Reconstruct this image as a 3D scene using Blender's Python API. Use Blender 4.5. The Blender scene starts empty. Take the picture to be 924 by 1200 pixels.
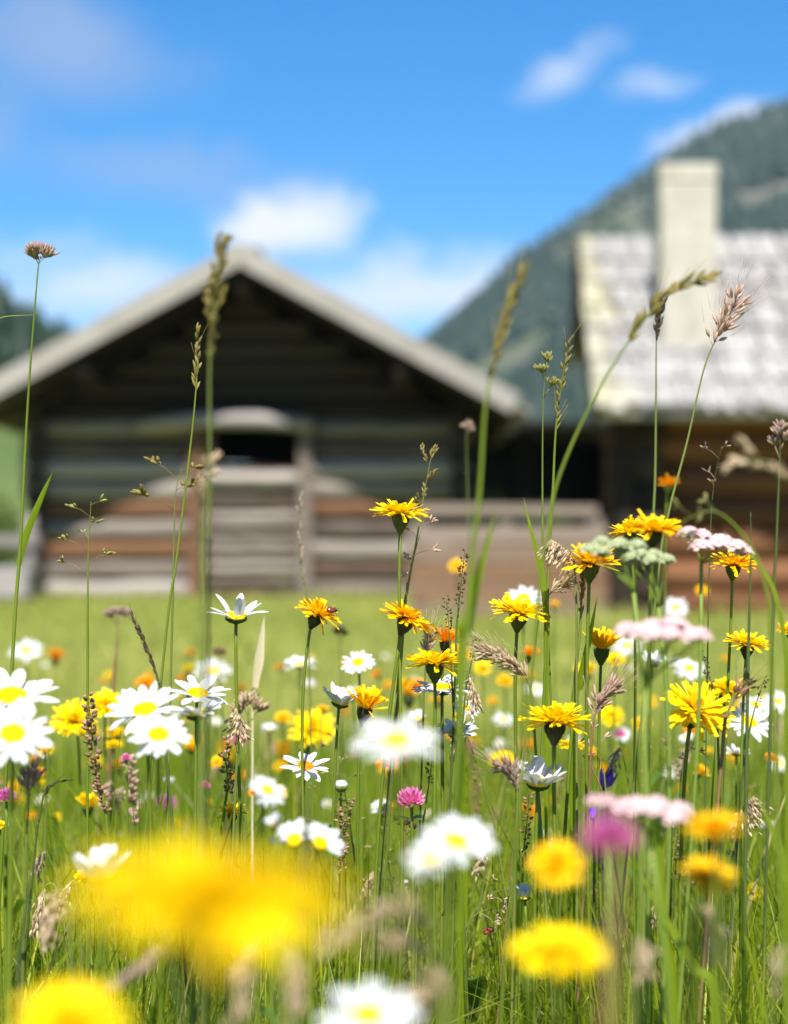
import bpy, math, random, zlib
import numpy as np
from mathutils import Vector, Matrix
R = math.radians
rnd = random.Random(7)
nrg = np.random.default_rng(11)
SC = bpy.context.scene
COL = SC.collection
F = 70.0 / 36.0 * 1200.0          # focal length in pixels of the 924 x 1200 picture
EYE = Vector((0, 0, 0.5))
PITCH = math.atan(50.0 / F)
FWD = Vector((0, math.cos(PITCH), math.sin(PITCH)))
UP = Vector((0, -math.sin(PITCH), math.cos(PITCH)))
FOCUS = 1.1

def at(px, py, d):
    return EYE + d * (FWD + Vector((1, 0, 0)) * ((px - 462) / F) + UP * ((600 - py) / F))

def ground_z(y):
    t = min(1.0, max(0.0, (y - 2) / 8.0))
    return -0.08 * t * t * (3 - 2 * t)

def near(d):
    """things before the focus stand a little closer still"""
    return d if d > 0.92 else 1 / (1 / FOCUS + 1.1 * (1 / d - 1 / FOCUS))

def blur(d):
    return 24.4 * abs(1 / FOCUS - 1 / d)

# ------------------------------------------------------------------ materials
def new_mat(name):
    m = bpy.data.materials.new(name)
    m.use_nodes = True
    nt = m.node_tree
    nt.nodes.clear()
    return m, nt

def N(nt, t, **kw):
    n = nt.nodes.new(t)
    for k, v in kw.items():
        if k.startswith('i_'):
            n.inputs[k[2:].replace('_', ' ')].default_value = v
        else:
            setattr(n, k, v)
    return n

def ramp(nt, stops, fac=None):
    n = nt.nodes.new('ShaderNodeValToRGB')
    el = n.color_ramp.elements
    while len(el) < len(stops):
        el.new(0.5)
    for e, (p, c) in zip(el, stops):
        e.position = p
        e.color = (*c, 1)
    if fac is not None:
        nt.links.new(fac, n.inputs[0])
    return n

def leafy(name, stops, trans=0.4, rough=0.5, spec=0.3, scale=120.0, attr=None, tcol=(1.25, 1.2, 0.6), bump=0.0, island=True, sc3=None):
    """plant tissue: colour varies from piece to piece and along it, part of the light passes through"""
    m, nt = new_mat(name)
    L = nt.links.new
    tc = N(nt, 'ShaderNodeTexCoord')
    src = tc.outputs['Object']
    if sc3:
        mp = N(nt, 'ShaderNodeMapping'); mp.inputs['Scale'].default_value = sc3
        L(src, mp.inputs[0]); src = mp.outputs[0]
    nz = N(nt, 'ShaderNodeTexNoise'); nz.inputs['Scale'].default_value = scale; nz.inputs['Detail'].default_value = 3
    L(src, nz.inputs['Vector'])
    fac = nz.outputs['Fac']
    if attr:
        a = N(nt, 'ShaderNodeAttribute', attribute_name=attr)
        mx = N(nt, 'ShaderNodeMath', operation='MULTIPLY_ADD'); L(nz.outputs['Fac'], mx.inputs[0]); mx.inputs[1].default_value = 0.22
        L(a.outputs['Fac'], mx.inputs[2]); 
        sb = N(nt, 'ShaderNodeMath', operation='SUBTRACT'); L(mx.outputs[0], sb.inputs[0]); sb.inputs[1].default_value = 0.11
        fac = sb.outputs[0]
    elif island:
        g = N(nt, 'ShaderNodeNewGeometry')
        mx = N(nt, 'ShaderNodeMix'); mx.data_type = 'FLOAT'; mx.inputs[0].default_value = 0.55
        L(nz.outputs['Fac'], mx.inputs[2]); L(g.outputs['Random Per Island'], mx.inputs[3])
        fac = mx.outputs[0]
    rp = ramp(nt, stops, fac)
    p = N(nt, 'ShaderNodeBsdfPrincipled'); L(rp.outputs[0], p.inputs['Base Color'])
    p.inputs['Roughness'].default_value = rough
    p.inputs['Specular IOR Level'].default_value = spec
    if bump:
        bp = N(nt, 'ShaderNodeBump'); bp.inputs['Strength'].default_value = bump; bp.inputs['Distance'].default_value = 0.0008
        L(nz.outputs['Fac'], bp.inputs['Height']); L(bp.outputs[0], p.inputs['Normal'])
    out = N(nt, 'ShaderNodeOutputMaterial')
    if trans > 0:
        t = N(nt, 'ShaderNodeBsdfTranslucent')
        mc = N(nt, 'ShaderNodeMix'); mc.data_type = 'RGBA'; mc.blend_type = 'MULTIPLY'; mc.inputs[0].default_value = 1
        L(rp.outputs[0], mc.inputs[6]); mc.inputs[7].default_value = (*tcol, 1)
        L(mc.outputs[2], t.inputs[0])
        ms = N(nt, 'ShaderNodeMixShader'); ms.inputs[0].default_value = trans
        L(p.outputs[0], ms.inputs[1]); L(t.outputs[0], ms.inputs[2]); L(ms.outputs[0], out.inputs[0])
    else:
        L(p.outputs[0], out.inputs[0])
    return m

def solid(name, stops, scale=(6, 6, 6), detail=6, rough=0.8, spec=0.2, bump=0.3, bdist=0.01, attr=None, amount=0.6):
    m, nt = new_mat(name)
    L = nt.links.new
    tc = N(nt, 'ShaderNodeTexCoord')
    mp = N(nt, 'ShaderNodeMapping'); mp.inputs['Scale'].default_value = scale
    L(tc.outputs['Object'], mp.inputs[0])
    nz = N(nt, 'ShaderNodeTexNoise'); nz.inputs['Scale'].default_value = 1; nz.inputs['Detail'].default_value = detail
    L(mp.outputs[0], nz.inputs['Vector'])
    fac = nz.outputs['Fac']
    if attr:
        a = N(nt, 'ShaderNodeAttribute', attribute_name=attr)
        mx = N(nt, 'ShaderNodeMix'); mx.data_type = 'FLOAT'; mx.inputs[0].default_value = amount
        L(nz.outputs['Fac'], mx.inputs[2]); L(a.outputs['Fac'], mx.inputs[3]); fac = mx.outputs[0]
    rp = ramp(nt, stops, fac)
    p = N(nt, 'ShaderNodeBsdfPrincipled'); L(rp.outputs[0], p.inputs['Base Color'])
    p.inputs['Roughness'].default_value = rough; p.inputs['Specular IOR Level'].default_value = spec
    if bump:
        bp = N(nt, 'ShaderNodeBump'); bp.inputs['Strength'].default_value = bump; bp.inputs['Distance'].default_value = bdist
        L(nz.outputs['Fac'], bp.inputs['Height']); L(bp.outputs[0], p.inputs['Normal'])
    out = N(nt, 'ShaderNodeOutputMaterial'); L(p.outputs[0], out.inputs[0])
    return m

M = {}
M['grass'] = leafy('grass_blade', [(0.0, (0.048, 0.088, 0.004)), (0.4, (0.165, 0.245, 0.008)), (0.75, (0.30, 0.365, 0.016)), (0.93, (0.41, 0.43, 0.045)), (1.0, (0.46, 0.38, 0.17))], trans=0.5, tcol=(1.4, 1.35, 0.45), scale=30, attr='tint', rough=0.36, spec=0.5)
M['lawn'] = leafy('lawn_blade', [(0.0, (0.21, 0.25, 0.05)), (0.5, (0.33, 0.365, 0.085)), (1.0, (0.46, 0.44, 0.14))], trans=0.45, tcol=(1.3, 1.25, 0.6), scale=2, attr='tint')
M['stem'] = leafy('green_stem', [(0.2, (0.105, 0.160, 0.014)), (0.8, (0.20, 0.255, 0.026))], trans=0.25, scale=60, rough=0.45, sc3=(1, 1, 0.2), island=False)
M['pale_stem'] = leafy('pale_green_stem', [(0.2, (0.14, 0.21, 0.03)), (0.8, (0.22, 0.29, 0.05))], trans=0.2, scale=60, rough=0.5, sc3=(1, 1, 0.2), island=False)
M['olive_stem'] = leafy('olive_stem', [(0.2, (0.10, 0.14, 0.025)), (0.8, (0.18, 0.20, 0.045))], trans=0.1, scale=60, rough=0.5, sc3=(1, 1, 0.2), island=False)
M['brown_stem'] = leafy('brown_stem', [(0.2, (0.14, 0.07, 0.03)), (0.8, (0.25, 0.15, 0.07))], trans=0.0, scale=60, rough=0.6, sc3=(1, 1, 0.2), island=False)
M['dark_stem'] = leafy('dark_stem', [(0.2, (0.04, 0.065, 0.014)), (0.8, (0.08, 0.105, 0.024))], trans=0.0, scale=60, rough=0.6, sc3=(1, 1, 0.2), island=False)
M['white'] = leafy('white_petal', [(0.1, (0.56, 0.57, 0.59)), (0.9, (0.68, 0.68, 0.67))], trans=0.27, rough=0.55, spec=0.2, scale=3, tcol=(1, 1, 0.97), bump=0.15)
M['white_shaded'] = leafy('shaded_white_petal', [(0.1, (0.50, 0.53, 0.56)), (0.9, (0.66, 0.68, 0.70))], trans=0.25, rough=0.6, spec=0.2, scale=3, tcol=(1, 1, 1))  # shade put into the petal colour, a greyed copy of the white
M['disc'] = leafy('yellow_disc', [(0.1, (0.74, 0.44, 0.002)), (0.5, (0.84, 0.58, 0.004)), (0.9, (0.86, 0.66, 0.01))], trans=0.0, rough=0.65, spec=0.1, scale=9)
M['disc_orange'] = leafy('orange_disc', [(0.1, (0.42, 0.15, 0.004)), (0.9, (0.75, 0.36, 0.01))], trans=0.0, rough=0.65, spec=0.1, scale=9)
M['yellow'] = leafy('yellow_floret', [(0.1, (0.82, 0.50, 0.001)), (0.5, (0.86, 0.65, 0.002)), (0.9, (0.88, 0.72, 0.004))], trans=0.33, rough=0.5, spec=0.15, scale=3, tcol=(1.05, 0.95, 0.6))
M['gold'] = leafy('golden_floret', [(0.1, (0.82, 0.40, 0.001)), (0.5, (0.86, 0.54, 0.002)), (0.9, (0.88, 0.62, 0.004))], trans=0.33, rough=0.5, spec=0.15, scale=3, tcol=(1.05, 0.9, 0.6))
M['orange'] = leafy('orange_floret', [(0.1, (0.74, 0.24, 0.001)), (0.5, (0.82, 0.34, 0.002)), (0.9, (0.86, 0.44, 0.004))], trans=0.3, rough=0.5, spec=0.15, scale=3, tcol=(1.05, 0.85, 0.6))
M['calyx'] = leafy('green_calyx', [(0.1, (0.03, 0.05, 0.012)), (0.9, (0.075, 0.10, 0.025))], trans=0.0, rough=0.6, scale=6)
M['calyx_dark'] = leafy('dark_calyx', [(0.1, (0.016, 0.020, 0.010)), (0.9, (0.045, 0.05, 0.018))], trans=0.0, rough=0.6, scale=6)
M['calyx_pale'] = leafy('pale_calyx', [(0.1, (0.10, 0.14, 0.03)), (0.9, (0.20, 0.22, 0.05))], trans=0.0, rough=0.6, scale=6)
M['pink_pale'] = leafy('pale_pink_floret', [(0.1, (0.72, 0.47, 0.48)), (0.9, (0.86, 0.70, 0.69))], trans=0.25, rough=0.6, scale=400, tcol=(1, 0.9, 0.95))
M['bud_green'] = leafy('green_umbel_bud', [(0.1, (0.26, 0.32, 0.13)), (0.9, (0.56, 0.58, 0.38))], trans=0.1, rough=0.7, scale=400)
M['clover'] = leafy('clover_pink', [(0.1, (0.68, 0.12, 0.36)), (0.9, (0.86, 0.34, 0.58))], trans=0.3, rough=0.55, scale=4, tcol=(1, 0.8, 0.95))
M['magenta'] = leafy('magenta_floret', [(0.1, (0.50, 0.09, 0.30)), (0.9, (0.72, 0.25, 0.50))], trans=0.3, rough=0.55, scale=4, tcol=(1, 0.8, 0.95))
M['purple'] = leafy('purple_petal', [(0.1, (0.10, 0.03, 0.36)), (0.9, (0.22, 0.09, 0.58))], trans=0.3, rough=0.5, scale=6, tcol=(1, 0.9, 1.1))
M['seed_green'] = leafy('green_spikelet', [(0.1, (0.22, 0.23, 0.06)), (0.9, (0.46, 0.42, 0.16))], trans=0.42, rough=0.6, scale=200)
M['seed_olive'] = leafy('olive_spikelet', [(0.1, (0.17, 0.145, 0.035)), (0.9, (0.38, 0.30, 0.10))], trans=0.42, rough=0.6, scale=200)
M['seed_tan'] = leafy('tan_spikelet', [(0.1, (0.44, 0.31, 0.18)), (0.9, (0.78, 0.64, 0.44))], trans=0.42, rough=0.6, scale=200, tcol=(1, 0.95, 0.85))
M['seed_pink'] = leafy('pinkish_spikelet', [(0.1, (0.44, 0.27, 0.20)), (0.9, (0.76, 0.58, 0.48))], trans=0.42, rough=0.6, scale=200, tcol=(1, 0.95, 0.9))
M['seed_dark'] = leafy('dark_brown_spikelet', [(0.1, (0.025, 0.018, 0.012)), (0.9, (0.10, 0.065, 0.035))], trans=0.1, rough=0.6, scale=200)
M['seed_rust'] = leafy('reddish_spikelet', [(0.1, (0.14, 0.065, 0.04)), (0.35, (0.20, 0.19, 0.06)), (0.6, (0.40, 0.20, 0.14)), (0.9, (0.68, 0.48, 0.36))], trans=0.42, rough=0.6, scale=200)
M['seed_mauve'] = leafy('mauve_spikelet', [(0.1, (0.30, 0.20, 0.16)), (0.9, (0.60, 0.45, 0.38))], trans=0.42, rough=0.6, scale=200)
M['dry_leaf'] = leafy('cream_dry_leaf', [(0.1, (0.58, 0.47, 0.26)), (0.9, (0.78, 0.68, 0.46))], trans=0.35, rough=0.6, scale=60, sc3=(4, 4, 0.3), tcol=(1, 0.95, 0.8))
M['leaf'] = leafy('broad_leaf', [(0.0, (0.035, 0.085, 0.010)), (0.5, (0.075, 0.155, 0.016)), (1.0, (0.14, 0.22, 0.03))], trans=0.35, scale=90, rough=0.4, spec=0.4, bump=0.5)
M['beetle'] = solid('red_brown_beetle', [(0.3, (0.09, 0.02, 0.008)), (0.7, (0.22, 0.05, 0.012))], scale=(300, 300, 300), rough=0.25, spec=0.6, bump=0)
M['ladybird'] = solid('red_black_beetle', [(0.47, (0.012, 0.010, 0.010)), (0.53, (0.42, 0.05, 0.012))], scale=(260, 260, 260), detail=0, rough=0.25, spec=0.6, bump=0)
M['insect_black'] = solid('black_insect', [(0.3, (0.012, 0.010, 0.010)), (0.7, (0.03, 0.025, 0.02))], scale=(300, 300, 300), rough=0.4, bump=0)
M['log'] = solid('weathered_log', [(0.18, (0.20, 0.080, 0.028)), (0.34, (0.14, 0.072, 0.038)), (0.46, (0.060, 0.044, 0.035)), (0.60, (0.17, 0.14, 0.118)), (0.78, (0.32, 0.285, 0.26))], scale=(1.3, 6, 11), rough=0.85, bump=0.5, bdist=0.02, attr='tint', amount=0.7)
M['log_shaded'] = solid('shaded_log', [(0.2, (0.020, 0.013, 0.009)), (0.55, (0.034, 0.025, 0.019)), (0.85, (0.075, 0.060, 0.050))], scale=(0.9, 6, 9), rough=0.85, bump=0.5, bdist=0.02, attr='tint', amount=0.6)  # shade under roofs and on side walls put into the wood colour
M['plank'] = solid('grey_plank', [(0.2, (0.09, 0.072, 0.06)), (0.5, (0.19, 0.17, 0.16)), (0.8, (0.33, 0.305, 0.295))], scale=(1.5, 8, 12), rough=0.85, bump=0.5, bdist=0.01, attr='tint', amount=0.5)
M['roof_edge'] = solid('pale_roof_board', [(0.2, (0.12, 0.107, 0.09)), (0.5, (0.20, 0.18, 0.155)), (0.8, (0.29, 0.27, 0.24))], scale=(3, 3, 3), rough=0.85, bump=0.4, bdist=0.01, attr='tint', amount=0.5)
M['cabin_log'] = solid('brown_cabin_log', [(0.2, (0.050, 0.019, 0.008)), (0.5, (0.120, 0.050, 0.022)), (0.8, (0.25, 0.118, 0.055))], scale=(0.9, 6, 9), rough=0.85, bump=0.5, bdist=0.02, attr='tint', amount=0.5)
M['fence'] = solid('fence_board', [(0.2, (0.17, 0.092, 0.05)), (0.45, (0.18, 0.13, 0.098)), (0.8, (0.26, 0.23, 0.205))], scale=(1.2, 8, 10), rough=0.85, bump=0.5, bdist=0.01, attr='tint', amount=0.65)
M['plaster'] = solid('whitewashed_plaster', [(0.2, (0.29, 0.26, 0.215)), (0.5, (0.385, 0.355, 0.305)), (0.85, (0.45, 0.425, 0.375))], scale=(5, 5, 3), detail=8, rough=0.9, bump=0.8, bdist=0.04)
M['dark_plank'] = solid('shaded_plank', [(0.2, (0.008, 0.006, 0.005)), (0.8, (0.018, 0.014, 0.012))], scale=(2, 8, 8), attr='tint', bump=0.3)  # deep shade inside the shed put into the plank colour
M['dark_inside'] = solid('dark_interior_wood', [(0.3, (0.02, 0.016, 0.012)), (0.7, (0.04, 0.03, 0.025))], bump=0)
M['bark'] = solid('bark', [(0.3, (0.05, 0.035, 0.025)), (0.7, (0.13, 0.095, 0.07))], scale=(8, 8, 2))
M['shrub'] = leafy('shrub_leaf', [(0.1, (0.022, 0.05, 0.012)), (0.9, (0.07, 0.12, 0.025))], trans=0.3, scale=2)
M['shrub_bright'] = leafy('bright_shrub_leaf', [(0.1, (0.05, 0.09, 0.015)), (0.9, (0.12, 0.17, 0.03))], trans=0.35, scale=2)
M['conifer'] = leafy('conifer_needle', [(0.1, (0.007, 0.018, 0.010)), (0.9, (0.026, 0.048, 0.021))], trans=0.0, scale=0.02)

def shingle_mat():
    m, nt = new_mat('silvered_shingle'); L = nt.links.new
    tc = N(nt, 'ShaderNodeTexCoord')
    mp = N(nt, 'ShaderNodeMapping'); mp.inputs['Scale'].default_value = (9, 1.5, 1.5); L(tc.outputs['Object'], mp.inputs[0])
    nz = N(nt, 'ShaderNodeTexNoise'); nz.inputs['Scale'].default_value = 1; nz.inputs['Detail'].default_value = 6; L(mp.outputs[0], nz.inputs['Vector'])
    a = N(nt, 'ShaderNodeAttribute', attribute_name='tint')
    mx = N(nt, 'ShaderNodeMix'); mx.data_type = 'FLOAT'; mx.inputs[0].default_value = 0.33
    L(nz.outputs['Fac'], mx.inputs[2]); L(a.outputs['Fac'], mx.inputs[3])
    rp = ramp(nt, [(0.2, (0.13, 0.12, 0.112)), (0.5, (0.255, 0.242, 0.23)), (0.8, (0.35, 0.335, 0.32))], mx.outputs[0])
    # yellow lichen: patches, thickest towards the verge
    n2 = N(nt, 'ShaderNodeTexNoise'); n2.inputs['Scale'].default_value = 1.7; n2.inputs['Detail'].default_value = 4; L(tc.outputs['Object'], n2.inputs['Vector'])
    sx = N(nt, 'ShaderNodeSeparateXYZ'); L(tc.outputs['Object'], sx.inputs[0])
    mr = N(nt, 'ShaderNodeMapRange'); mr.inputs['From Min'].default_value = 0.0; mr.inputs['From Max'].default_value = 0.45; mr.inputs['To Min'].default_value = 0.30; mr.inputs['To Max'].default_value = 0.0
    L(sx.outputs[0], mr.inputs[0])
    ad = N(nt, 'ShaderNodeMath', operation='ADD'); L(n2.outputs['Fac'], ad.inputs[0]); L(mr.outputs[0], ad.inputs[1])
    m2 = N(nt, 'ShaderNodeMapRange'); m2.inputs['From Min'].default_value = 0.60; m2.inputs['From Max'].default_value = 0.86; m2.inputs['To Max'].default_value = 0.45; L(ad.outputs[0], m2.inputs[0])
    mc = N(nt, 'ShaderNodeMix'); mc.data_type = 'RGBA'; L(m2.outputs[0], mc.inputs[0]); L(rp.outputs[0], mc.inputs[6]); mc.inputs[7].default_value = (0.40, 0.37, 0.15, 1)
    p = N(nt, 'ShaderNodeBsdfPrincipled'); L(mc.outputs[2], p.inputs['Base Color']); p.inputs['Roughness'].default_value = 0.85
    o = N(nt, 'ShaderNodeOutputMaterial'); L(p.outputs[0], o.inputs[0])
    return m
M['shingle'] = shingle_mat()

def ground_mat():
    m, nt = new_mat('meadow_soil'); L = nt.links.new
    tc = N(nt, 'ShaderNodeTexCoord')
    n1 = N(nt, 'ShaderNodeTexNoise'); n1.inputs['Scale'].default_value = 0.6; n1.inputs['Detail'].default_value = 8; L(tc.outputs['Object'], n1.inputs['Vector'])
    rp = ramp(nt, [(0.3, (0.17, 0.20, 0.04)), (0.5, (0.27, 0.30, 0.065)), (0.7, (0.35, 0.34, 0.10))], n1.outputs['Fac'])
    p = N(nt, 'ShaderNodeBsdfPrincipled'); L(rp.outputs[0], p.inputs['Base Color']); p.inputs['Roughness'].default_value = 0.95
    p.inputs['Specular IOR Level'].default_value = 0.1
    n2 = N(nt, 'ShaderNodeTexNoise'); n2.inputs['Scale'].default_value = 25; n2.inputs['Detail'].default_value = 5; L(tc.outputs['Object'], n2.inputs['Vector'])
    bp = N(nt, 'ShaderNodeBump'); bp.inputs['Strength'].default_value = 0.8; bp.inputs['Distance'].default_value = 0.03; L(n2.outputs['Fac'], bp.inputs['Height']); L(bp.outputs[0], p.inputs['Normal'])
    o = N(nt, 'ShaderNodeOutputMaterial'); L(p.outputs[0], o.inputs[0])
    return m
M['ground'] = ground_mat()

def mountain_mat():
    m, nt = new_mat('mountain_slope'); L = nt.links.new
    tc = N(nt, 'ShaderNodeTexCoord')
    mp = N(nt, 'ShaderNodeMapping'); mp.inputs['Rotation'].default_value = (0, R(35), 0); mp.inputs['Scale'].default_value = (0.006, 0.01, 0.02); L(tc.outputs['Object'], mp.inputs[0])
    n1 = N(nt, 'ShaderNodeTexNoise'); n1.inputs['Scale'].default_value = 1; n1.inputs['Detail'].default_value = 7; L(mp.outputs[0], n1.inputs['Vector'])
    rp = ramp(nt, [(0.38, (0.03, 0.05, 0.028)), (0.47, (0.08, 0.095, 0.05)), (0.58, (0.115, 0.115, 0.09)), (0.78, (0.19, 0.175, 0.155))], n1.outputs['Fac'])
    p = N(nt, 'ShaderNodeBsdfPrincipled'); L(rp.outputs[0], p.inputs['Base Color']); p.inputs['Roughness'].default_value = 0.95; p.inputs['Specular IOR Level'].default_value = 0.05
    o = N(nt, 'ShaderNodeOutputMaterial'); L(p.outputs[0], o.inputs[0])
    return m
M['mountain'] = mountain_mat()
M['hill'] = solid('grassy_slope', [(0.3, (0.06, 0.10, 0.025)), (0.7, (0.13, 0.17, 0.045))], scale=(0.08, 0.08, 0.08), bump=0)

# ------------------------------------------------------------------ mesh builder
class MB:
    def __init__(s):
        s.v = []; s.f = []; s.t = []; s.sm = []
    def add(s, vs, fs, tint=0.5, smooth=True):
        b = len(s.v)
        s.v += [tuple(p) for p in vs]
        s.f += [tuple(i + b for i in f) for f in fs]
        s.t += [tint] * len(vs); s.sm += [smooth] * len(fs)
    def mesh(s, name, mat):
        me = bpy.data.meshes.new(name)
        me.from_pydata(s.v, [], s.f)
        a = me.attributes.new('tint', 'FLOAT', 'POINT'); a.data.foreach_set('value', s.t)
        me.polygons.foreach_set('use_smooth', s.sm)
        me.materials.append(mat)
        me.update()
        return me
    def build(s, name, mat, parent=None, loc=None):
        o = bpy.data.objects.new(name, s.mesh(name, mat))
        COL.objects.link(o)
        if parent is not None: o.parent = parent
        if loc is not None: o.location = loc
        return o
    # shapes
    def box(s, x0, x1, y0, y1, z0, z1, tint=0.5, mtx=None, smooth=False):
        vs = [Vector((x, y, z)) for z in (z0, z1) for y in (y0, y1) for x in (x0, x1)]
        if mtx is not None: vs = [mtx @ v for v in vs]
        s.add(vs, [(0, 2, 3, 1), (4, 5, 7, 6), (0, 1, 5, 4), (2, 6, 7, 3), (0, 4, 6, 2), (1, 3, 7, 5)], tint, smooth)
    def tube(s, pts, rad, sides=6, tint=0.5, cap=True):
        n = len(pts)
        vs = []; fs = []
        a = None
        for i, p in enumerate(pts):
            t = (pts[min(i + 1, n - 1)] - pts[max(i - 1, 0)])
            if t.length < 1e-9: t = Vector((0, 0, 1))
            t.normalize()
            if a is None:
                a = t.orthogonal().normalized()
            a = (a - t * a.dot(t)).normalized()
            b = t.cross(a)
            r = rad[i] if isinstance(rad, (list, tuple)) else rad
            for k in range(sides):
                w = 2 * math.pi * k / sides
                vs.append(p + (a * math.cos(w) + b * math.sin(w)) * r)
        for i in range(n - 1):
            for k in range(sides):
                k2 = (k + 1) % sides
                fs.append((i * sides + k, i * sides + k2, (i + 1) * sides + k2, (i + 1) * sides + k))
        if cap:
            fs.append(tuple(range(sides))[::-1]); fs.append(tuple((n - 1) * sides + k for k in range(sides)))
        s.add(vs, fs, tint)
    def lathe(s, prof, sides=12, tint=0.5):
        vs = []; fs = []
        for r, z in prof:
            for k in range(sides):
                w = 2 * math.pi * k / sides
                vs.append((r * math.cos(w), r * math.sin(w), z))
        for i in range(len(prof) - 1):
            for k in range(sides):
                k2 = (k + 1) % sides
                fs.append((i * sides + k, i * sides + k2, (i + 1) * sides + k2, (i + 1) * sides + k))
        s.add(vs, fs, tint)
    def bead(s, p, d, L, r, sides=5, tint=0.5, prof=((0.02, 0), (0.75, 0.22), (1.0, 0.5), (0.6, 0.8), (0.03, 1.0))):
        d = d.normalized(); a = d.orthogonal().normalized(); b = d.cross(a)
        vs = []; fs = []
        ph = rnd.random() * 6
        for (rr, t) in prof:
            for k in range(sides):
                w = ph + 2 * math.pi * k / sides
                vs.append(p + d * (L * t) + (a * math.cos(w) + b * math.sin(w)) * (r * rr))
        for i in range(len(prof) - 1):
            for k in range(sides):
                k2 = (k + 1) % sides
                fs.append((i * sides + k, i * sides + k2, (i + 1) * sides + k2, (i + 1) * sides + k))
        s.add(vs, fs, tint)
    def ribbon(s, pts, widths, side, tint=0.5, fold=0.0):
        """leaf-like strip along pts; side gives the width direction at every point"""
        vs = []; fs = []
        n = len(pts)
        for i, p in enumerate(pts):
            t = (pts[min(i + 1, n - 1)] - pts[max(i - 1, 0)]).normalized()
            sd = side[i] if isinstance(side, list) else side
            sd = (sd - t * sd.dot(t)).normalized(); nn = t.cross(sd)
            w = widths[i]
            vs += [p - sd * w + nn * (fold * w), p, p + sd * w + nn * (fold * w)]
        for i in range(n - 1):
            o = i * 3
            fs += [(o, o + 1, o + 4, o + 3), (o + 1, o + 2, o + 5, o + 4)]
        s.add(vs, fs, tint)

def empty(name, loc, label, cat, group=None, kind=None):
    o = bpy.data.objects.new(name, None); COL.objects.link(o)
    o.location = loc; o.empty_display_size = 0.02
    tag(o, label, cat, group, kind)
    return o

def tag(o, label=None, cat=None, group=None, kind=None):
    if label: o['label'] = label
    if cat: o['category'] = cat
    if group: o['group'] = group
    if kind: o['kind'] = kind
    return o

def part(name, mesh, parent, mtx=None, label=None):
    o = bpy.data.objects.new(name, mesh); COL.objects.link(o)
    o.parent = parent
    if mtx is not None: o.matrix_local = mtx
    if label: o['label'] = label
    return o

def bez(p0, p1, p2, p3, n):
    out = []
    for i in range(n + 1):
        t = i / n; u = 1 - t
        out.append(p0 * u ** 3 + p1 * (3 * u * u * t) + p2 * (3 * u * t * t) + p3 * t ** 3)
    return out

def catmull(P, n=8):
    out = []
    Q = [P[0] * 2 - P[1]] + P + [P[-1] * 2 - P[-2]]
    for i in range(1, len(Q) - 2):
        for k in range(n):
            t = k / n
            a, b, c, d = Q[i - 1], Q[i], Q[i + 1], Q[i + 2]
            out.append(0.5 * ((2 * b) + (c - a) * t + (2 * a - 5 * b + 4 * c - d) * t * t + (3 * b - a - 3 * c + d) * t ** 3))
    out.append(P[-1])
    return out

# ------------------------------------------------------------------ flower heads (unit radius, +Z is the way the flower faces)
def rot_to(n):
    return Vector((0, 0, 1)).rotation_difference(n.normalized()).to_matrix().to_4x4()

def daisy_petals(n, cup, jit, seed, wid=0.155, mat='white', bend=-0.25, sector=None):
    r = random.Random(seed); mb = MB()
    for i in range(n):
        a = 2 * math.pi * (i + r.uniform(-0.28, 0.28)) / n
        if sector and not (sector[0] <= (math.degrees(a) % 360) <= sector[1]): continue
        e0 = R(cup + r.gauss(0, jit)); ln = r.uniform(0.62, 0.76) if n > 10 else r.uniform(0.72, 0.9)
        b = bend + r.gauss(0, 0.18); w = wid * r.uniform(0.85, 1.15); tw = r.gauss(0, 0.2)
        rad = Vector((math.cos(a), math.sin(a), 0)); tan = Vector((-math.sin(a), math.cos(a), 0))
        p = rad * 0.24 + Vector((0, 0, -0.03 + r.uniform(-0.025, 0.02)))
        pts = [p]; sides = []
        ns = 6
        for k in range(ns):
            e = e0 + b * (k / ns)
            p = p + (rad * math.cos(e) + Vector((0, 0, math.sin(e)))) * (ln / ns)
            pts.append(p)
        ws = [0.45, 0.78, 0.96, 1.0, 0.97, 0.80, 0.30]
        vs = []; fs = []
        for k, q in enumerate(pts):
            e = e0 + b * (k / ns) + math.pi / 2
            nn = rad * math.cos(e) + Vector((0, 0, math.sin(e)))
            sd = tan * math.cos(tw) + nn * math.sin(tw)
            hw = w * ws[k]
            for c in (-1, -0.5, 0, 0.5, 1):
                g = (0.02 * (c * c) + (0.012 if abs(c) == 0.5 else 0))
                tip = 0.018 * (1 if abs(c) == 0.5 else -0.3) if k == ns else 0
                vs.append(q + sd * (hw * c) + nn * (g * 1.4) + (pts[-1] - pts[-2]).normalized() * tip)
        for k in range(ns):
            for c in range(4):
                o = k * 5 + c
                fs.append((o, o + 1, o + 6, o + 5))
        mb.add(vs, fs, 0.5)
    return mb.mesh('petal_ring', M[mat])

def disc_mesh(mat, dome=0.09, seed=1):
    r = random.Random(seed); mb = MB()
    prof = [(0.001, dome)] + [(0.30 * math.sin(t), dome * math.cos(t)) for t in [0.25, 0.5, 0.75, 1.0, 1.25, 1.5]] + [(0.29, -0.06)]
    mb.lathe(prof, 16)
    for i in range(110):
        rr = 0.295 * math.sqrt((i + 0.5) / 110); a = i * 2.39996
        z = dome * math.sqrt(max(0, 1 - (rr / 0.3) ** 2))
        if rr < 0.09: z -= 0.02
        p = Vector((rr * math.cos(a), rr * math.sin(a), z - 0.01))
        mb.bead(p, Vector((p.x * 1.2, p.y * 1.2, 0.5)), r.uniform(0.05, 0.075), 0.02, 4, prof=((0.9, 0), (1.0, 0.5), (0.1, 1.0)))
    return mb.mesh('disc', M[mat])

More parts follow.
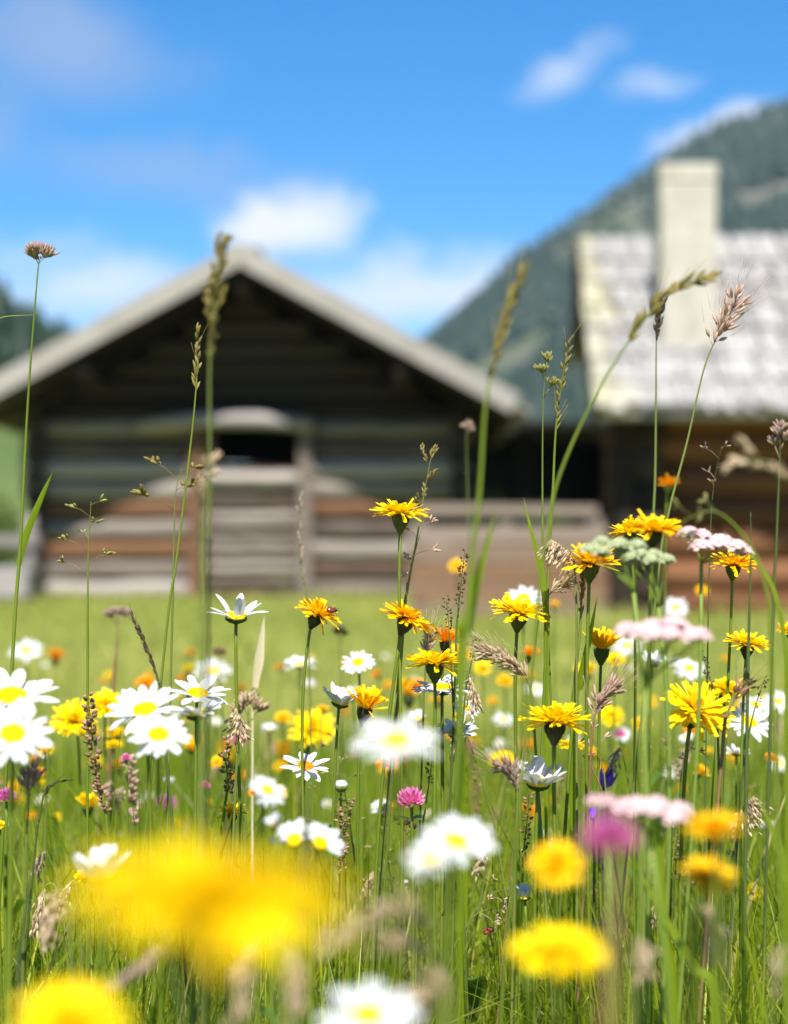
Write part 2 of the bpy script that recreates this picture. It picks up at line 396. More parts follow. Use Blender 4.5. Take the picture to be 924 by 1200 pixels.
def daisy_calyx(mat='calyx'):
    mb = MB()
    mb.lathe([(0.30, -0.03), (0.315, -0.06), (0.28, -0.13), (0.17, -0.19), (0.07, -0.23), (0.03, -0.26)], 14)
    for ring, (r0, z0, r1, z1) in enumerate(((0.22, -0.175, 0.325, -0.05), (0.29, -0.13, 0.335, -0.035))):
        for k in range(14):
            a = 2 * math.pi * (k + 0.5 * ring) / 14
            q = Vector((math.cos(a), math.sin(a), 0)); t = Vector((-math.sin(a), math.cos(a), 0))
            p0 = q * r0 + Vector((0, 0, z0)); p2 = q * r1 + Vector((0, 0, z1)); p1 = (p0 + p2) / 2 + q * 0.02
            mb.ribbon([p0, p1, p2], [0.03, 0.035, 0.008], t)
    return mb.mesh('calyx', M[mat])

DP = {
    'sparse': daisy_petals(11, 40, 20, 3, wid=0.125, bend=-0.45),
    'flat': [daisy_petals(20, 7, 11, s, wid=0.13, bend=-0.25) for s in (11, 12, 13)],
    'mild': [daisy_petals(19, 21, 12, s, wid=0.13, bend=-0.35) for s in (21, 22, 23)],
    'cup': [daisy_petals(16, 46, 10, s, bend=-0.3) for s in (31, 32)],
    'tight': [daisy_petals(13, 66, 7, s, wid=0.12, bend=-0.25) for s in (41, 42)],
    'droop': [daisy_petals(20, -12, 9, s, bend=-0.35) for s in (51, 52)],
    'half': [daisy_petals(22, 14, 8, s, sector=(70, 265), bend=-0.3) for s in (61,)],
    'dull': [daisy_petals(12, 60, 16, s, mat='white_shaded', wid=0.17, bend=-0.3) for s in (71,)],
}
DISC = {'y': disc_mesh('disc'), 'o': disc_mesh('disc_orange'), 'low': disc_mesh('disc', 0.05)}
DCAL = daisy_calyx()

def hawk_florets(kind, mat, seed):
    r = random.Random(seed); mb = MB()
    rings = {'open': [(30, 0.98, 14, 9, -0.2), (26, 0.88, 26, 10, -0.3), (22, 0.70, 40, 12, -0.35), (18, 0.52, 56, 14, -0.3), (12, 0.38, 76, 12, 0)],
             'droop': [(30, 0.98, 4, 9, -0.3), (26, 0.90, 16, 10, -0.4), (22, 0.70, 34, 12, -0.45), (18, 0.52, 55, 14, -0.3), (12, 0.38, 76, 12, 0)],
             'cup': [(20, 0.98, 45, 14, -0.1), (18, 0.9, 55, 12, -0.1), (14, 0.75, 66, 10, 0), (9, 0.6, 80, 8, 0)],
             'closed': [(16, 0.95, 72, 7, 0.12), (14, 0.85, 78, 6, 0.1), (8, 0.7, 84, 5, 0)],
             'flat': [(32, 0.98, 1, 7, -0.12), (28, 0.86, 8, 8, -0.2), (24, 0.66, 16, 10, -0.2), (18, 0.46, 30, 12, -0.2), (10, 0.3, 60, 12, 0)],
             'ragged': [(24, 0.98, 18, 15, -0.35), (22, 0.86, 32, 16, -0.35), (18, 0.72, 48, 18, -0.3), (13, 0.55, 70, 14, 0)]}[kind]
    for (n, ln, el, je, bend) in rings:
        for i in range(n):
            a = 2 * math.pi * (i + r.uniform(-0.35, 0.35)) / n
            e0 = R(el + r.gauss(0, je)); l = ln * r.uniform(0.84, 1.04) * 0.9; b = bend + r.gauss(0, 0.2)
            w = 0.074 * r.uniform(0.85, 1.2) * (0.8 + 0.2 * ln); tw = r.gauss(0, 0.3)
            rad = Vector((math.cos(a), math.sin(a), 0)); tan = Vector((-math.sin(a), math.cos(a), 0))
            p = rad * (0.13 * min(1, ln + 0.1)) + Vector((0, 0, 0.0))
            vs = []; fs = []; ns = 5
            for k in range(ns + 1):
                e = e0 + b * (k / ns)
                dr = rad * math.cos(e) + Vector((0, 0, math.sin(e)))
                nn = rad * -math.sin(e) + Vector((0, 0, math.cos(e)))
                if k: p = p + dr * (l / ns)
                hw = w * (0.35, 0.62, 0.85, 0.98, 1.0, 0.92)[k]
                sd = tan * math.cos(tw) + nn * math.sin(tw)
                for c in (-1, -0.5, 0, 0.5, 1):
                    tooth = (0.05 if c in (-1, 0, 1) else 0.0) if k == ns else 0
                    vs.append(p + sd * (hw * c) + nn * (0.014 * c * c) + dr * tooth)
            for k in range(ns):
                for c in range(4):
                    o = k * 5 + c
                    fs.append((o, o + 1, o + 6, o + 5))
            mb.add(vs, fs)
    if kind in ('open', 'droop', 'ragged'):      # styles in the middle
        for i in range(40):
            a = r.uniform(0, 6.28); q = r.uniform(0.05, 0.42)
            p = Vector((q * math.cos(a), q * math.sin(a), 0.12)); d = Vector((p.x * 0.9, p.y * 0.9, 0.6))
            mb.bead(p, d, r.uniform(0.1, 0.2), 0.013, 4)
    return mb.mesh('floret_head', M[mat])

def hawk_calyx(mat, slim=1.0):
    mb = MB()
    mb.lathe([(0.20, 0.06), (0.245, 0.0), (0.27 * slim, -0.14), (0.265 * slim, -0.26), (0.20 * slim, -0.42), (0.12, -0.54), (0.085, -0.62)], 14)
    r = random.Random(5)
    for ring in range(3):
        z0 = (-0.40, -0.30, -0.20)[ring]; ln = (0.22, 0.27, 0.28)[ring]; rr = (0.20, 0.262, 0.272)[ring] * slim
        for k in range(11):
            a = 2 * math.pi * (k + ring * 0.4) / 11
            q = Vector((math.cos(a), math.sin(a), 0)); t = Vector((-math.sin(a), math.cos(a), 0))
            p0 = q * rr + Vector((0, 0, z0)); p2 = q * (rr + r.uniform(0.0, 0.05)) + Vector((0, 0, z0 + ln)); p1 = (p0 + p2) / 2 + q * 0.025
            mb.ribbon([p0, p1, p2], [0.05, 0.045, 0.006], t)
    return mb.mesh('calyx', M[mat])

HF = {(k, c): [hawk_florets(k, c, 100 + i * 7 + len(k) * 3 + len(c)) for i in range(3 if k == 'open' else 2)]
      for k in ('open', 'flat', 'droop', 'cup', 'closed', 'ragged') for c in ('yellow', 'gold', 'orange')}
HCAL = {k: hawk_calyx(k) for k in ('calyx', 'calyx_dark', 'calyx_pale')}
use = {}
def pick(key, lst):
    if not isinstance(lst, list): return lst
    use[key] = use.get(key, -1) + 1
    return lst[use[key] % len(lst)]

def facing(face, turn):
    f, t = R(face), R(turn)
    return Vector((math.sin(t), -math.sin(f), max(0.08, math.cos(f) * math.cos(t)))).normalized()

def stem_mesh(base, n, root, r_top, r_bot, hair=0.0):
    """curved stem in the coordinates of the plant's root"""
    h = (base - root).length
    pts = bez(Vector((0, 0, -0.01)), Vector((0, 0, 0.4 * h)), (base - root) - Vector((n.x * .06, n.y * .06, n.z * .16)) * h, base - root, 18)
    wob = Vector((rnd.uniform(-1, 1), rnd.uniform(-1, 1), 0)) * 0.007; ph = rnd.uniform(1.3, 2.6)
    pts = [p + wob * (math.sin(math.pi * i / 18 * ph) * (1 - i / 18)) for i, p in enumerate(pts)]
    mb = MB(); k = len(pts)
    mb.tube(pts, [r_bot + (r_top - r_bot) * i / (k - 1) for i in range(k)], 8)
    if hair:
        for i in range(240):
            t = rnd.uniform(0.35, 0.99) * (k - 1); j = int(t); p = pts[j].lerp(pts[min(j + 1, k - 1)], t - j)
            a = rnd.uniform(0, 6.28); d = Vector((math.cos(a), math.sin(a), rnd.uniform(-0.1, 0.3)))
            s = d.cross(Vector((0, 0, 1))).normalized() * 0.00007
            q = p + d * r_top * 0.8; e = p + d * (r_top + hair * rnd.uniform(0.5, 1))
            mb.add([q - s, q + s, e], [(0, 1, 2)])
    return mb

def plant(name, label, cat, group, px, py, d, n, hd, root_off):
    """empty at the root of a flower whose head centre stands at that point; returns it with the head matrix origin"""
    c = at(px, py, d)
    base = c - n * hd
    ox, oy = root_off
    root = Vector((base.x + ox, base.y + oy, 0)); root.z = ground_z(root.y)
    e = empty(name, root, label, cat, group)
    return e, c, base, root

GD = 'ox-eye daisies in the meadow'
GH = 'hawkbits in the meadow'
def daisy(px, py, W, d, face, turn, kind, label, disc='y', lean=0, spin=None, calyx=True, stem='stem', hair=0):
    d = near(d)
    W = max(W * 0.55, W - 0.45 * blur(d))
    s = W * d / F / 2 * 1.04
    n = facing(face, turn)
    e, c, base, root = plant('daisy', label, 'daisy', GD, px, py, d, n, 0.24 * s, (lean * d / F + rnd.uniform(-0.01, 0.01), rnd.uniform(-0.02, 0.03)))
    mt = Matrix.Translation(c - root) @ rot_to(n) @ Matrix.Rotation(rnd.uniform(0, 6.28) if spin is None else R(spin), 4, 'Z') @ Matrix.Scale(s, 4)
    part('petal_ring', pick('d' + kind, DP[kind]), e, mt)
    part('disc', DISC[disc], e, mt)
    part('calyx', DCAL, e, mt)
    rt = max(0.0008, 0.048 * s)
    sm = stem_mesh(base, n, root, rt, rt * 1.25, hair); sm.build('stem', M[stem], e)
    if W * d / F > 0.012:
        for q in range(2):            # small toothed stem leaves
            i = rnd.randint(5, 13) * 8; p = (Vector(sm.v[i]) + Vector(sm.v[i + 4])) / 2; a = rnd.uniform(0, 6.28); l = rnd.uniform(.018, .034)
            dv = Vector((math.cos(a), math.sin(a), rnd.uniform(.5, 1.4))).normalized(); sd = Vector((-math.sin(a), math.cos(a), 0)); lb = MB()
            lb.ribbon([p, p + dv * l * .3, p + dv * l * .6, p + (dv + Vector((0, 0, -.25))) * l], [.0008, .0022, .0032, .0004], sd, fold=.3); lb.build('leaf', M['leaf'], e)
    return e

def hawk(px, py, W, d, face, turn, kind, col, label, calyx='calyx', lean=0, spin=None, stem='stem', name='hawkbit', hair=0):
    d = near(d)
    W = max(W * 0.55, W - 0.45 * blur(d))
    wf = {'flat': 1.0, 'open': 1.0, 'droop': 1.0, 'cup': 0.85, 'closed': 0.5, 'ragged': 0.98}[kind]
    s = W * d / F / 2 / wf * 1.06
    n = facing(face, turn)
    mid = {'flat': 0.06, 'open': 0.12, 'droop': 0.08, 'cup': 0.35, 'closed': 0.45, 'ragged': 0.15}[kind]
    e, c, base, root = plant(name, label, 'hawkbit', GH, px, py, d, n, (0.60 + mid) * s, (lean * d / F + rnd.uniform(-0.012, 0.012), rnd.uniform(-0.02, 0.03)))
    mt = Matrix.Translation(c - n * (mid * s) - root) @ rot_to(n) @ Matrix.Rotation(rnd.uniform(0, 6.28) if spin is None else R(spin), 4, 'Z') @ Matrix.Scale(s, 4)
    part('floret_head', pick(kind + col, HF[(kind, col)]), e, mt)
    part('calyx', HCAL[calyx], e, mt)
    rt = max(0.0007, 0.056 * s)
    stem_mesh(base, n, root, rt, max(0.001, rt * 0.75), hair).build('stem', M[stem], e)
    return e, c, n, s

# ------------------------------------------------------------------ grasses with seed heads
def stalk(label, pts, d, style, head, mats=('olive_stem', 'seed_olive'), r=0.0009, leaf=None, name='grass_stalk', group='flowering grass stalks', seed=None, dens=1.0, size=1.0, d2=None, cat='grass stalk', spread=1.0):
    """pts: picture points from the tip down (picked on the photograph), at distance d; the root goes on to the ground. head: length of the seed head in the same pixels"""
    d = near(d)
    rr = random.Random(seed if seed is not None else zlib.crc32(label.encode()) % 9999)
    dd = lambda i: d if d2 is None else d + (d2 - d) * i / (len(pts) - 1)
    W = [at(p[0], p[1], dd(i)) for i, p in enumerate(pts)]
    low = W[-1]; prev = W[-2]
    k = (low - prev); k = k / max(1e-6, abs(k.z))
    gz = ground_z(low.y)
    h = low.z - gz
    root = Vector((low.x + k.x * h * 0.45, low.y + k.y * h * 0.3, gz))
    W.append(low.lerp(root, 0.5) + Vector((k.x * h * 0.12, 0, 0))); W.append(root)
    path = catmull(W, 8)
    path = [p - root for p in path]
    e = empty(name, root, label, cat, group)
    n = len(path)
    r *= 0.72
    mb = MB(); mb.tube(path, [r * (0.22 + 0.78 * min(1, i / (n * 0.5))) * (1 + 0.25 * i / n) for i in range(n)], 7)
    mb.build('stem', M[mats[0]], e)
    # arc-length lookup from the tip
    acc = [0]
    for i in range(1, n): acc.append(acc[-1] + (path[i] - path[i - 1]).length)
    def on(s):
        s = max(0, min(s, acc[-1] - 1e-5))
        i = max(j for j in range(n) if acc[j] <= s)
        i = min(i, n - 2)
        t = (s - acc[i]) / max(1e-9, acc[i + 1] - acc[i])
        return path[i].lerp(path[i + 1], t), (path[i] - path[i + 1]).normalized()
    HL = head * d / F
    u = d / F            # one pixel at that distance
    hb = MB()
    def side(t, a):
        q = t.orthogonal().normalized(); b = t.cross(q)
        return q * math.cos(a) + b * math.sin(a)
    if style == 'spike':
        m = int(HL / 0.0011 * dens); size *= 0.8
        for i in range(m):
            s = HL * (i + rr.random()) / m; p, t = on(s)
            env = math.sin(math.pi * min(1, 0.12 + 0.88 * s / HL)) ** 0.5
            dv = (t * rr.uniform(1.0, 1.6) + side(t, rr.uniform(0, 6.28)) * (0.55 * spread))
            hb.bead(p + side(t, rr.uniform(0, 6.28)) * 0.0006 * env, dv, 0.0075 * size * rr.uniform(0.7, 1.2), 0.0011 * size * (0.6 + 0.4 * env))
            if rr.random() < 0.25: hb.tube([p, p + dv.normalized() * 0.016 * size], 0.00012, 3)
    elif style == 'panicle':
        m = max(5, int(HL / 0.009 * dens))
        for i in range(m):
            f = (i + 0.5 * rr.random()) / m; p, t = on(HL * f)
            bl = (0.006 + 0.022 * f ** 0.8 * (1.25 - f)) * size * rr.uniform(0.6, 1.4)
            a = i * 2.4 + rr.uniform(-0.4, 0.4)
            dv = (t + side(t, a) * (0.75 * spread)).normalized()
            q = p + dv * bl
            hb.tube([p, p + dv * bl * 0.6, q], 0.00022, 3)
            for j in range(rr.randint(8, 14)):
                z = p.lerp(q, 0.25 + 0.75 * j / 12)
                hb.bead(z, dv + side(t, rr.uniform(0, 6.28)) * 0.55, 0.0048 * size * rr.uniform(0.8, 1.2), 0.0008 * size)
        for j in range(5):
            p, t = on(HL * 0.03 * j); hb.bead(p, t + side(t, rr.uniform(0, 6.28)) * 0.3, 0.006 * size, 0.001 * size)
    elif style == 'airy':
        m = max(5, int(HL / 0.008 * dens))
        for i in range(m):
            f = (i + 0.3) / m; p, t = on(HL * f)
            bl = (0.003 + 0.017 * f ** 0.7 * (1.15 - 0.5 * f)) * size * rr.uniform(0.7, 1.2)
            a = i * 2.4 + rr.uniform(-0.5, 0.5)
            dv = (t * 0.45 + side(t, a) * spread).normalized()
            q = p + dv * bl; mid = p + dv * bl * 0.55 + t * bl * 0.1
            hb.tube([p, mid, q], 0.00014, 3)
            for j in range(rr.randint(5, 9)):
                z = (mid.lerp(q, 0.3 + 0.7 * rr.random())); dz = (dv + side(t, rr.uniform(0, 6.28)) * 0.8).normalized()
                hb.tube([z, z + dz * 0.002], 0.0001, 3)
                hb.bead(z + dz * 0.0015, dz, 0.0034 * size * rr.uniform(.7, 1.15), 0.0007 * size)
    elif style == 'cocksfoot':
        m = max(3, int(4 * dens))
        for i in range(m):
            f = i / m; p, t = on(HL * f * 0.95 + 0.002)
            dv = (t * 0.8 + side(t, i * 2.6) * (0.25 + 0.7 * f) * spread).normalized()
            c = p + dv * (0.002 + (0.002 if head < 12 else 0.009) * f) * size
            hb.tube([p, c], 0.0003, 3)
            for j in range(int(54 * (0.6 + 0.4 * rr.random()))):
                g = (dv + side(t, rr.uniform(0, 6.28)) * rr.uniform(0.1, 1.1)).normalized()
                hb.bead(c + g * rr.uniform(0, 0.0035) * size, g, 0.0050 * size * rr.uniform(.7, 1.1), 0.0007 * size)
    elif style == 'brush':
        m = int(52 * dens)
        for i in range(m):
            f = rr.random(); p, t = on(HL * f)
            dv = (t * rr.uniform(0.6, 1.5) + side(t, rr.uniform(0, 6.28)) * rr.uniform(0.2, 0.9) * spread).normalized()
            st = p + dv * rr.uniform(0.001, 0.006) * size
            hb.tube([p, st], 0.00018, 3)
            hb.bead(st, dv, 0.0072 * size * rr.uniform(0.7, 1.2), 0.0009 * size)
            if rr.random() < 0.6: hb.tube([st + dv * 0.008 * size, st + (dv + t * 0.2) * 0.017 * size], 0.0001, 3)
    elif style == 'beads':
        m = int(HL / 0.0006 * dens)
        for i in range(m):
            f = (i + rr.random()) / m; p, t = on(HL * f)
            a = rr.uniform(0, 6.28); dv = (side(t, a) + t * 0.5).normalized()
            o = p + dv * 0.0011
            hb.bead(o, dv, 0.0026 * size * rr.uniform(0.45, 1.5) * (0.55 + 0.45 * math.sin(math.pi * (0.15 + 0.8 * f))), 0.0009 * size * rr.uniform(0.7, 1.2))
    elif style == 'nod':            # drooping tan head, all spikelets hanging to one side
        m = int(84 * dens)
        for i in range(m):
            f = rr.random(); p, t = on(HL * f)
            dv = (t * 0.5 + Vector((rr.uniform(-0.5, 0.5), rr.uniform(-0.5, 0.5), -0.9)) * spread).normalized()
            st = p + dv * rr.uniform(0.001, 0.012) * size
            hb.tube([p, st], 0.0002, 3)
            hb.bead(st, dv, 0.0044 * size * rr.uniform(0.7, 1.2), 0.0008 * size)
    if hb.v: hb.build('seed_head', M[mats[1]], e)
    for lf in (leaf or []):
        lp = [at(x, y, d) - root for (x, y) in lf[0]]
        lp = catmull(lp, 6); k = len(lp); w = lf[1] * u / 2
        lb = MB(); lb.ribbon(lp, [w * (0.7 + 0.3 * min(1, i / (k * 0.3))) * max(0.03, 1 - (i / (k - 1)) ** 3) for i in range(k)], Vector((1, 0.3, 0.1)), fold=0.3)
        lb.build('leaf', M[lf[2] if len(lf) > 2 else 'grass'], e)
    return e

SKY_SAT, SKY_STR, SUN_E, EXPO, HAZE = 1.5, 0.078, 5.0, 1.1, 0.00012
CLOUD = (6.2, 6.3, 6.7); THIN = (2.7, 3.2, 4.6)
GRASS_N = 30000
# ------------------------------------------------------------------ the setting
def smooth(t):
    t = np.clip(t, 0, 1)
    return t * t * (3 - 2 * t)

def grid_mesh(name, xs, ys, zf, mat, kind='structure'):
    X, Y = np.meshgrid(xs, ys)
    Z = zf(X, Y)
    nx, ny = len(xs), len(ys)
    v = np.stack([X, Y, Z], -1).reshape(-1, 3)
    idx = np.arange(nx * ny).reshape(ny, nx)
    f = np.stack([idx[:-1, :-1], idx[:-1, 1:], idx[1:, 1:], idx[1:, :-1]], -1).reshape(-1, 4)
    me = bpy.data.meshes.new(name); me.from_pydata(v.tolist(), [], f.tolist())
    me.polygons.foreach_set('use_smooth', [True] * len(me.polygons)); me.materials.append(mat); me.update()
    o = bpy.data.objects.new(name, me); COL.objects.link(o); o['kind'] = kind
    return o

def ss(a, b, n, p):      # n values from a to b, denser near a
    return a + (b - a) * (np.linspace(0, 1, n) ** p)
gx = np.unique(np.concatenate([-ss(0, 3000, 60, 3), ss(0, 3000, 60, 3)]))
gy = np.unique(np.concatenate([-ss(0, 200, 12, 2), ss(0, 3500, 140, 2.5)]))
def gz_np(X, Y):
    b = 0.008 * np.sin(X * 5.1 + 1.3) * np.cos(Y * 4.3) + 0.03 * np.sin(X * 0.7) * np.sin(Y * 0.5 + 1)
    return -0.08 * smooth((Y - 2) / 8.0) + b * (np.abs(Y) < 200) * np.minimum(1, np.abs(Y) / 4) - 0.01
grid_mesh('meadow_ground', gx, gy, gz_np, M['ground'])

# mountain: the ridge read off the skyline, 900 m away
RX = np.array([-900, -300, -140, -82, -31, 12.7, 38, 61, 88, 107, 126.5, 146, 178, 246, 400, 700, 1300.])
RZ = np.array([-30, -10, 0, 30, 63, 98, 118, 137, 154, 168, 182, 193, 206, 233, 268, 310, 340.]) - 5
rng2 = np.random.default_rng(3)
PH = rng2.uniform(0, 6.28, 24)
def wob(X, Y, s):
    z = 0
    for i in range(8):
        a = PH[i]; k = s * (1.0 + i * 0.55)
        z = z + np.sin((X * math.cos(a) + Y * math.sin(a)) * k + PH[i + 8]) / (1 + i * 0.5)
    return z
def mount_z(X, Y):
    rz = np.interp(X, RX, RZ)
    t = np.clip((Y - 330) / 570, 0, 1); b = np.clip((1500 - Y) / 600, 0, 1)
    return np.minimum(rz, rz) * np.where(Y <= 900, t ** 1.25, smooth(b)) + wob(X, Y, 0.03) * 2.2 * t - 2
grid_mesh('mountain', np.linspace(-500, 1300, 300), np.linspace(330, 1500, 160), mount_z, M['mountain'])

def hill_z(X, Y):
    return 15.5 * smooth((-X - 9) / 24) * smooth((Y - 42) / 100) * (1 + 0.35 * smooth((-X - 30) / 120)) + 0.25 * wob(X, Y, 0.12) * smooth((Y - 42) / 40) - 0.3
grid_mesh('grassy_hill', np.linspace(-260, 10, 120), np.linspace(42, 300, 90), hill_z, M['hill'])

def tuft(X, Y):
    return np.clip(wob(X, Y, 1.9) * 0.5 + wob(X + 31, Y - 17, 4.3) * 0.4 - 0.5, 0, 2)

def forest(name, pts, label_cat):
    """a far wood that reads as one mass: a tapering ragged crown of three tiers for every tree"""
    vs = []; fs = []; ts = []
    for (x, y, z, h, w) in pts:
        b = len(vs); t = rnd.random(); ph = rnd.random() * 6
        tiers = ((0.12, 1.0, 0.62), (0.38, 0.72, 0.86), (0.64, 0.42, 1.0))
        lx, ly = rnd.gauss(0, .03) * h, rnd.gauss(0, .03) * h
        for (z0, r, z1) in tiers:
            o = len(vs)
            for k in range(7):
                a = ph + k * 6.2832 / 7; q = w * r * rnd.uniform(0.65, 1.15)
                vs.append((x + lx * z0 + q * math.cos(a), y + ly * z0 + q * math.sin(a), z + h * (z0 - rnd.uniform(0, 0.06))))
            vs.append((x + lx * z1, y + ly * z1, z + h * z1))
            for k in range(7): fs.append((o + k, o + (k + 1) % 7, o + 7))
            ts += [t] * 8
        o = len(vs)
        vs += [(x - w * 0.08, y, z - 1), (x + w * 0.08, y, z - 1), (x, y + w * 0.1, z + h * 0.5)]; fs.append((o, o + 1, o + 2)); ts += [t] * 3
    me = bpy.data.meshes.new(name); me.from_pydata(vs, [], fs); me.materials.append(M['conifer']); me.update()
    a = me.attributes.new('tint', 'FLOAT', 'POINT'); a.data.foreach_set('value', ts)
    o = bpy.data.objects.new(name, me); COL.objects.link(o); o['kind'] = 'stuff'
    o['label'] = label_cat[0]; o['category'] = label_cat[1]
    return o

pts = []
from mathutils import noise as mnoise
for i in range(24000):
    y = rnd.uniform(420, 935); x = rnd.uniform(-60, 330) * y / 900 * 1.05
    u = mnoise.noise(Vector((x * 0.015 + y * 0.006, y * 0.008 - x * 0.010, 3.1)))
    v = mnoise.noise(Vector((x * 0.06, y * 0.03, 8.7)))
    if u + 0.35 * v > 0.10 and y < 895: continue
    pts.append((x, y, float(mount_z(np.array(x), np.array(y))), rnd.uniform(7, 14), rnd.uniform(2.6, 4.2)))
forest('mountain_forest', pts, ('dark spruce forest covering the mountain slope behind the shingled hut', 'forest'))
pts = []
for i in range(2200):
    y = rnd.uniform(118, 215); x = rnd.uniform(-95, -13)
    if -x < 13 + (y - 118) * 0.05: continue
    h = rnd.uniform(4.6, 7.6) * (0.75 + 0.25 * min(1, (-x - 13) / 8))
    pts.append((x, y, float(hill_z(np.array(x), np.array(y))), h, rnd.uniform(1.2, 1.9)))
forest('hill_forest', pts, ('dark conifer wood on the low hill beyond the log barn', 'forest'))

# ---- log barn
def logs(mb, x0, x1, z, r, y, tint, along='x', sides=10, seg=1):
    P0 = Vector((x0, y, z)) if along == 'x' else Vector((y, x0, z))
    P1 = Vector((x1, y, z)) if along == 'x' else Vector((y, x1, z))
    n = 6
    pts_ = [P0.lerp(P1, i / n) + Vector((0, 0, rnd.uniform(-.012, .012))) for i in range(n + 1)]
    mb.tube(pts_, [r * rnd.uniform(0.95, 1.05) for _ in pts_], sides, tint)

bx, by, bz = -1.9, 26.0, -0.09
barn = empty('log_barn', (bx, by, bz), 'large weathered log barn with a dark gable under a wide overhanging roof', 'barn')
HWALL, SL = 2.75, math.tan(R(28.6))
ZAP = 4.30 - bz - 0.30        # underside of the roof at the ridge
m_ = MB(); gm_ = MB(); lm_ = MB()
ch = 0.262; k = 0
while True:
    z = 0.13 + k * ch
    hw = min(HWALL + 0.0, (ZAP - z - 0.10) / SL)
    if hw < 0.15: break
    ext = 0.22 if z < ZAP - SL * HWALL - 0.15 else -0.02
    if z < 2.28:   # either side of the door opening
        logs(lm_, -hw - ext * rnd.uniform(0.5, 1.2), -0.66, z, 0.122, 0.0, [0.85, 0.62, 0.26, 0.7, 0.28, 0.8, 0.92, 0.5, 0.7][k % 9])
        logs(m_, 0.74, hw + ext * rnd.uniform(0.5, 1.2), z, 0.122, 0.0, [0.6, 0.42, 0.75, 0.5, 0.3, 0.7, 0.92, 0.5, 0.6][k % 9])
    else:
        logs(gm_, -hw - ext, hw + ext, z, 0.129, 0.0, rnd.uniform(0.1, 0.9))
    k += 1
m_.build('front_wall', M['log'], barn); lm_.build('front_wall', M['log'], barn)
gm_.build('gable_wall', M['log_shaded'], barn)  # gable logs coloured darker to deepen the overhang's shade
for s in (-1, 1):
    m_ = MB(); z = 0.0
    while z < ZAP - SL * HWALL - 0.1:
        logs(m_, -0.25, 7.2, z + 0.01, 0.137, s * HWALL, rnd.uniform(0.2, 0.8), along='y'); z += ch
    m_.build('side_wall', M['log_shaded'], barn)
m_ = MB(); z = 0.13
while (ZAP - z - 0.1) / SL > 0.15:
    hw = min(HWALL, (ZAP - z - 0.1) / SL); logs(m_, -hw, hw, z, 0.137, 7.0, rnd.uniform(.2, .8)); z += ch
m_.build('back_wall', M['log'], barn)
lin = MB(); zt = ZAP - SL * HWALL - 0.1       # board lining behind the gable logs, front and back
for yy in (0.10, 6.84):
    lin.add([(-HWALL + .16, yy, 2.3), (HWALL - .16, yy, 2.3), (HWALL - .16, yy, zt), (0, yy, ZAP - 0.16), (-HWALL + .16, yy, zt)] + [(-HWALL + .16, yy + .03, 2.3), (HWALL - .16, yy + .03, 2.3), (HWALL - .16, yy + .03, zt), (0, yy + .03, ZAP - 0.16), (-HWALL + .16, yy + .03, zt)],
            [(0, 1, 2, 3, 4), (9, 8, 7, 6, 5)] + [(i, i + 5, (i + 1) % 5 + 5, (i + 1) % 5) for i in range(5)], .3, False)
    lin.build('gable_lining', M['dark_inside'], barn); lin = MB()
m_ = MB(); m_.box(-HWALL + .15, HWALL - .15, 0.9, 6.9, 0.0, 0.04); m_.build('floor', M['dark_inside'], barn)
for s in (-1, 1):       # roof slopes: rows of split boards
    m_ = MB(); hl = 3.37 / math.cos(R(28.6)); rows = 5
    mt = Matrix.Translation(Vector((0, 0, ZAP + 0.02))) @ Matrix.Rotation(R(28.6) * s, 4, 'Y')
    for rw in range(rows):
        a0 = hl * rw / rows; a1 = hl * (rw + 1) / rows + 0.12
        y = -1.5
        while y < 7.8:
            w = rnd.uniform(0.16, 0.26)
            xx = sorted((s * a0, s * (a1 + rnd.uniform(-.04, .04))))
            m_.box(xx[0], xx[1], y, y + w - 0.012, 0.12 + rnd.uniform(0, .02) + 0.02 * (rows - rw), 0.17 + 0.02 * (rows - rw) + rnd.uniform(0, .02), rnd.random(), mt)
            y += w
    rf = m_.build('roof', M['roof_edge'], barn)
    for yy in (-1.3, 0.0, 1.7, 3.5, 5.2, 7.0):
        m_ = MB(); m_.box(min(0, s * hl), max(0, s * hl), yy, yy + 0.14, 0.0, 0.118, 0.3, mt); m_.build('rafter', M['log_shaded'], rf)
    m_ = MB(); xx = sorted((-s * 0.16, s * hl * 0.985)); dy = 0.004 * s
    m_.box(xx[0], xx[1], -1.56 + dy, -1.503 + dy, 0.04, 0.29, 1.0, mt); m_.build('barge_board', M['roof_edge'], barn)
m_ = MB()
for i in range(8): m_.box(-0.26, 0.26, -1.52 + i * 1.16, -1.52 + i * 1.16 + 1.15, ZAP + 0.255 + rnd.uniform(0, .01), ZAP + 0.295, rnd.random())
m_.build('ridge_cap', M['roof_edge'], barn)
m_ = MB()
for (xa, za) in ((0, ZAP - .14), (-2.0, ZAP - SL * 2.0 - .13), (2.0, ZAP - SL * 2.0 - .13)):
    m_.tube([Vector((xa, -1.4, za)), Vector((xa, 7.6, za))], 0.11, 8, 0.4)
m_.build('purlin', M['log_shaded'], barn)
for xa in (-0.76, 0.66):
    m_ = MB(); m_.box(xa, xa + 0.17, -0.20, 0.12, 0, 2.2, 0.6 if xa > 0 else 0.3); m_.build('door_post', M['log'], barn)
m_ = MB(); m_.tube([Vector((-1.4, -0.30, 2.24)), Vector((-0.6, -0.33, 2.33)), Vector((0.2, -0.33, 2.33)), Vector((0.85, -0.30, 2.26))], [0.08, 0.10, 0.10, 0.08], 8, 0.85); m_.build('lintel', M['plank'], barn)
m_ = MB(); z = 0.02
while z < 1.62:
    w = rnd.uniform(0.13, 0.2); w *= .9; logs(m_, -0.57, 0.66, z + w / 2, w * .46, -0.02 + rnd.uniform(-.03, .03), rnd.uniform(0.38, 0.9)); z += w
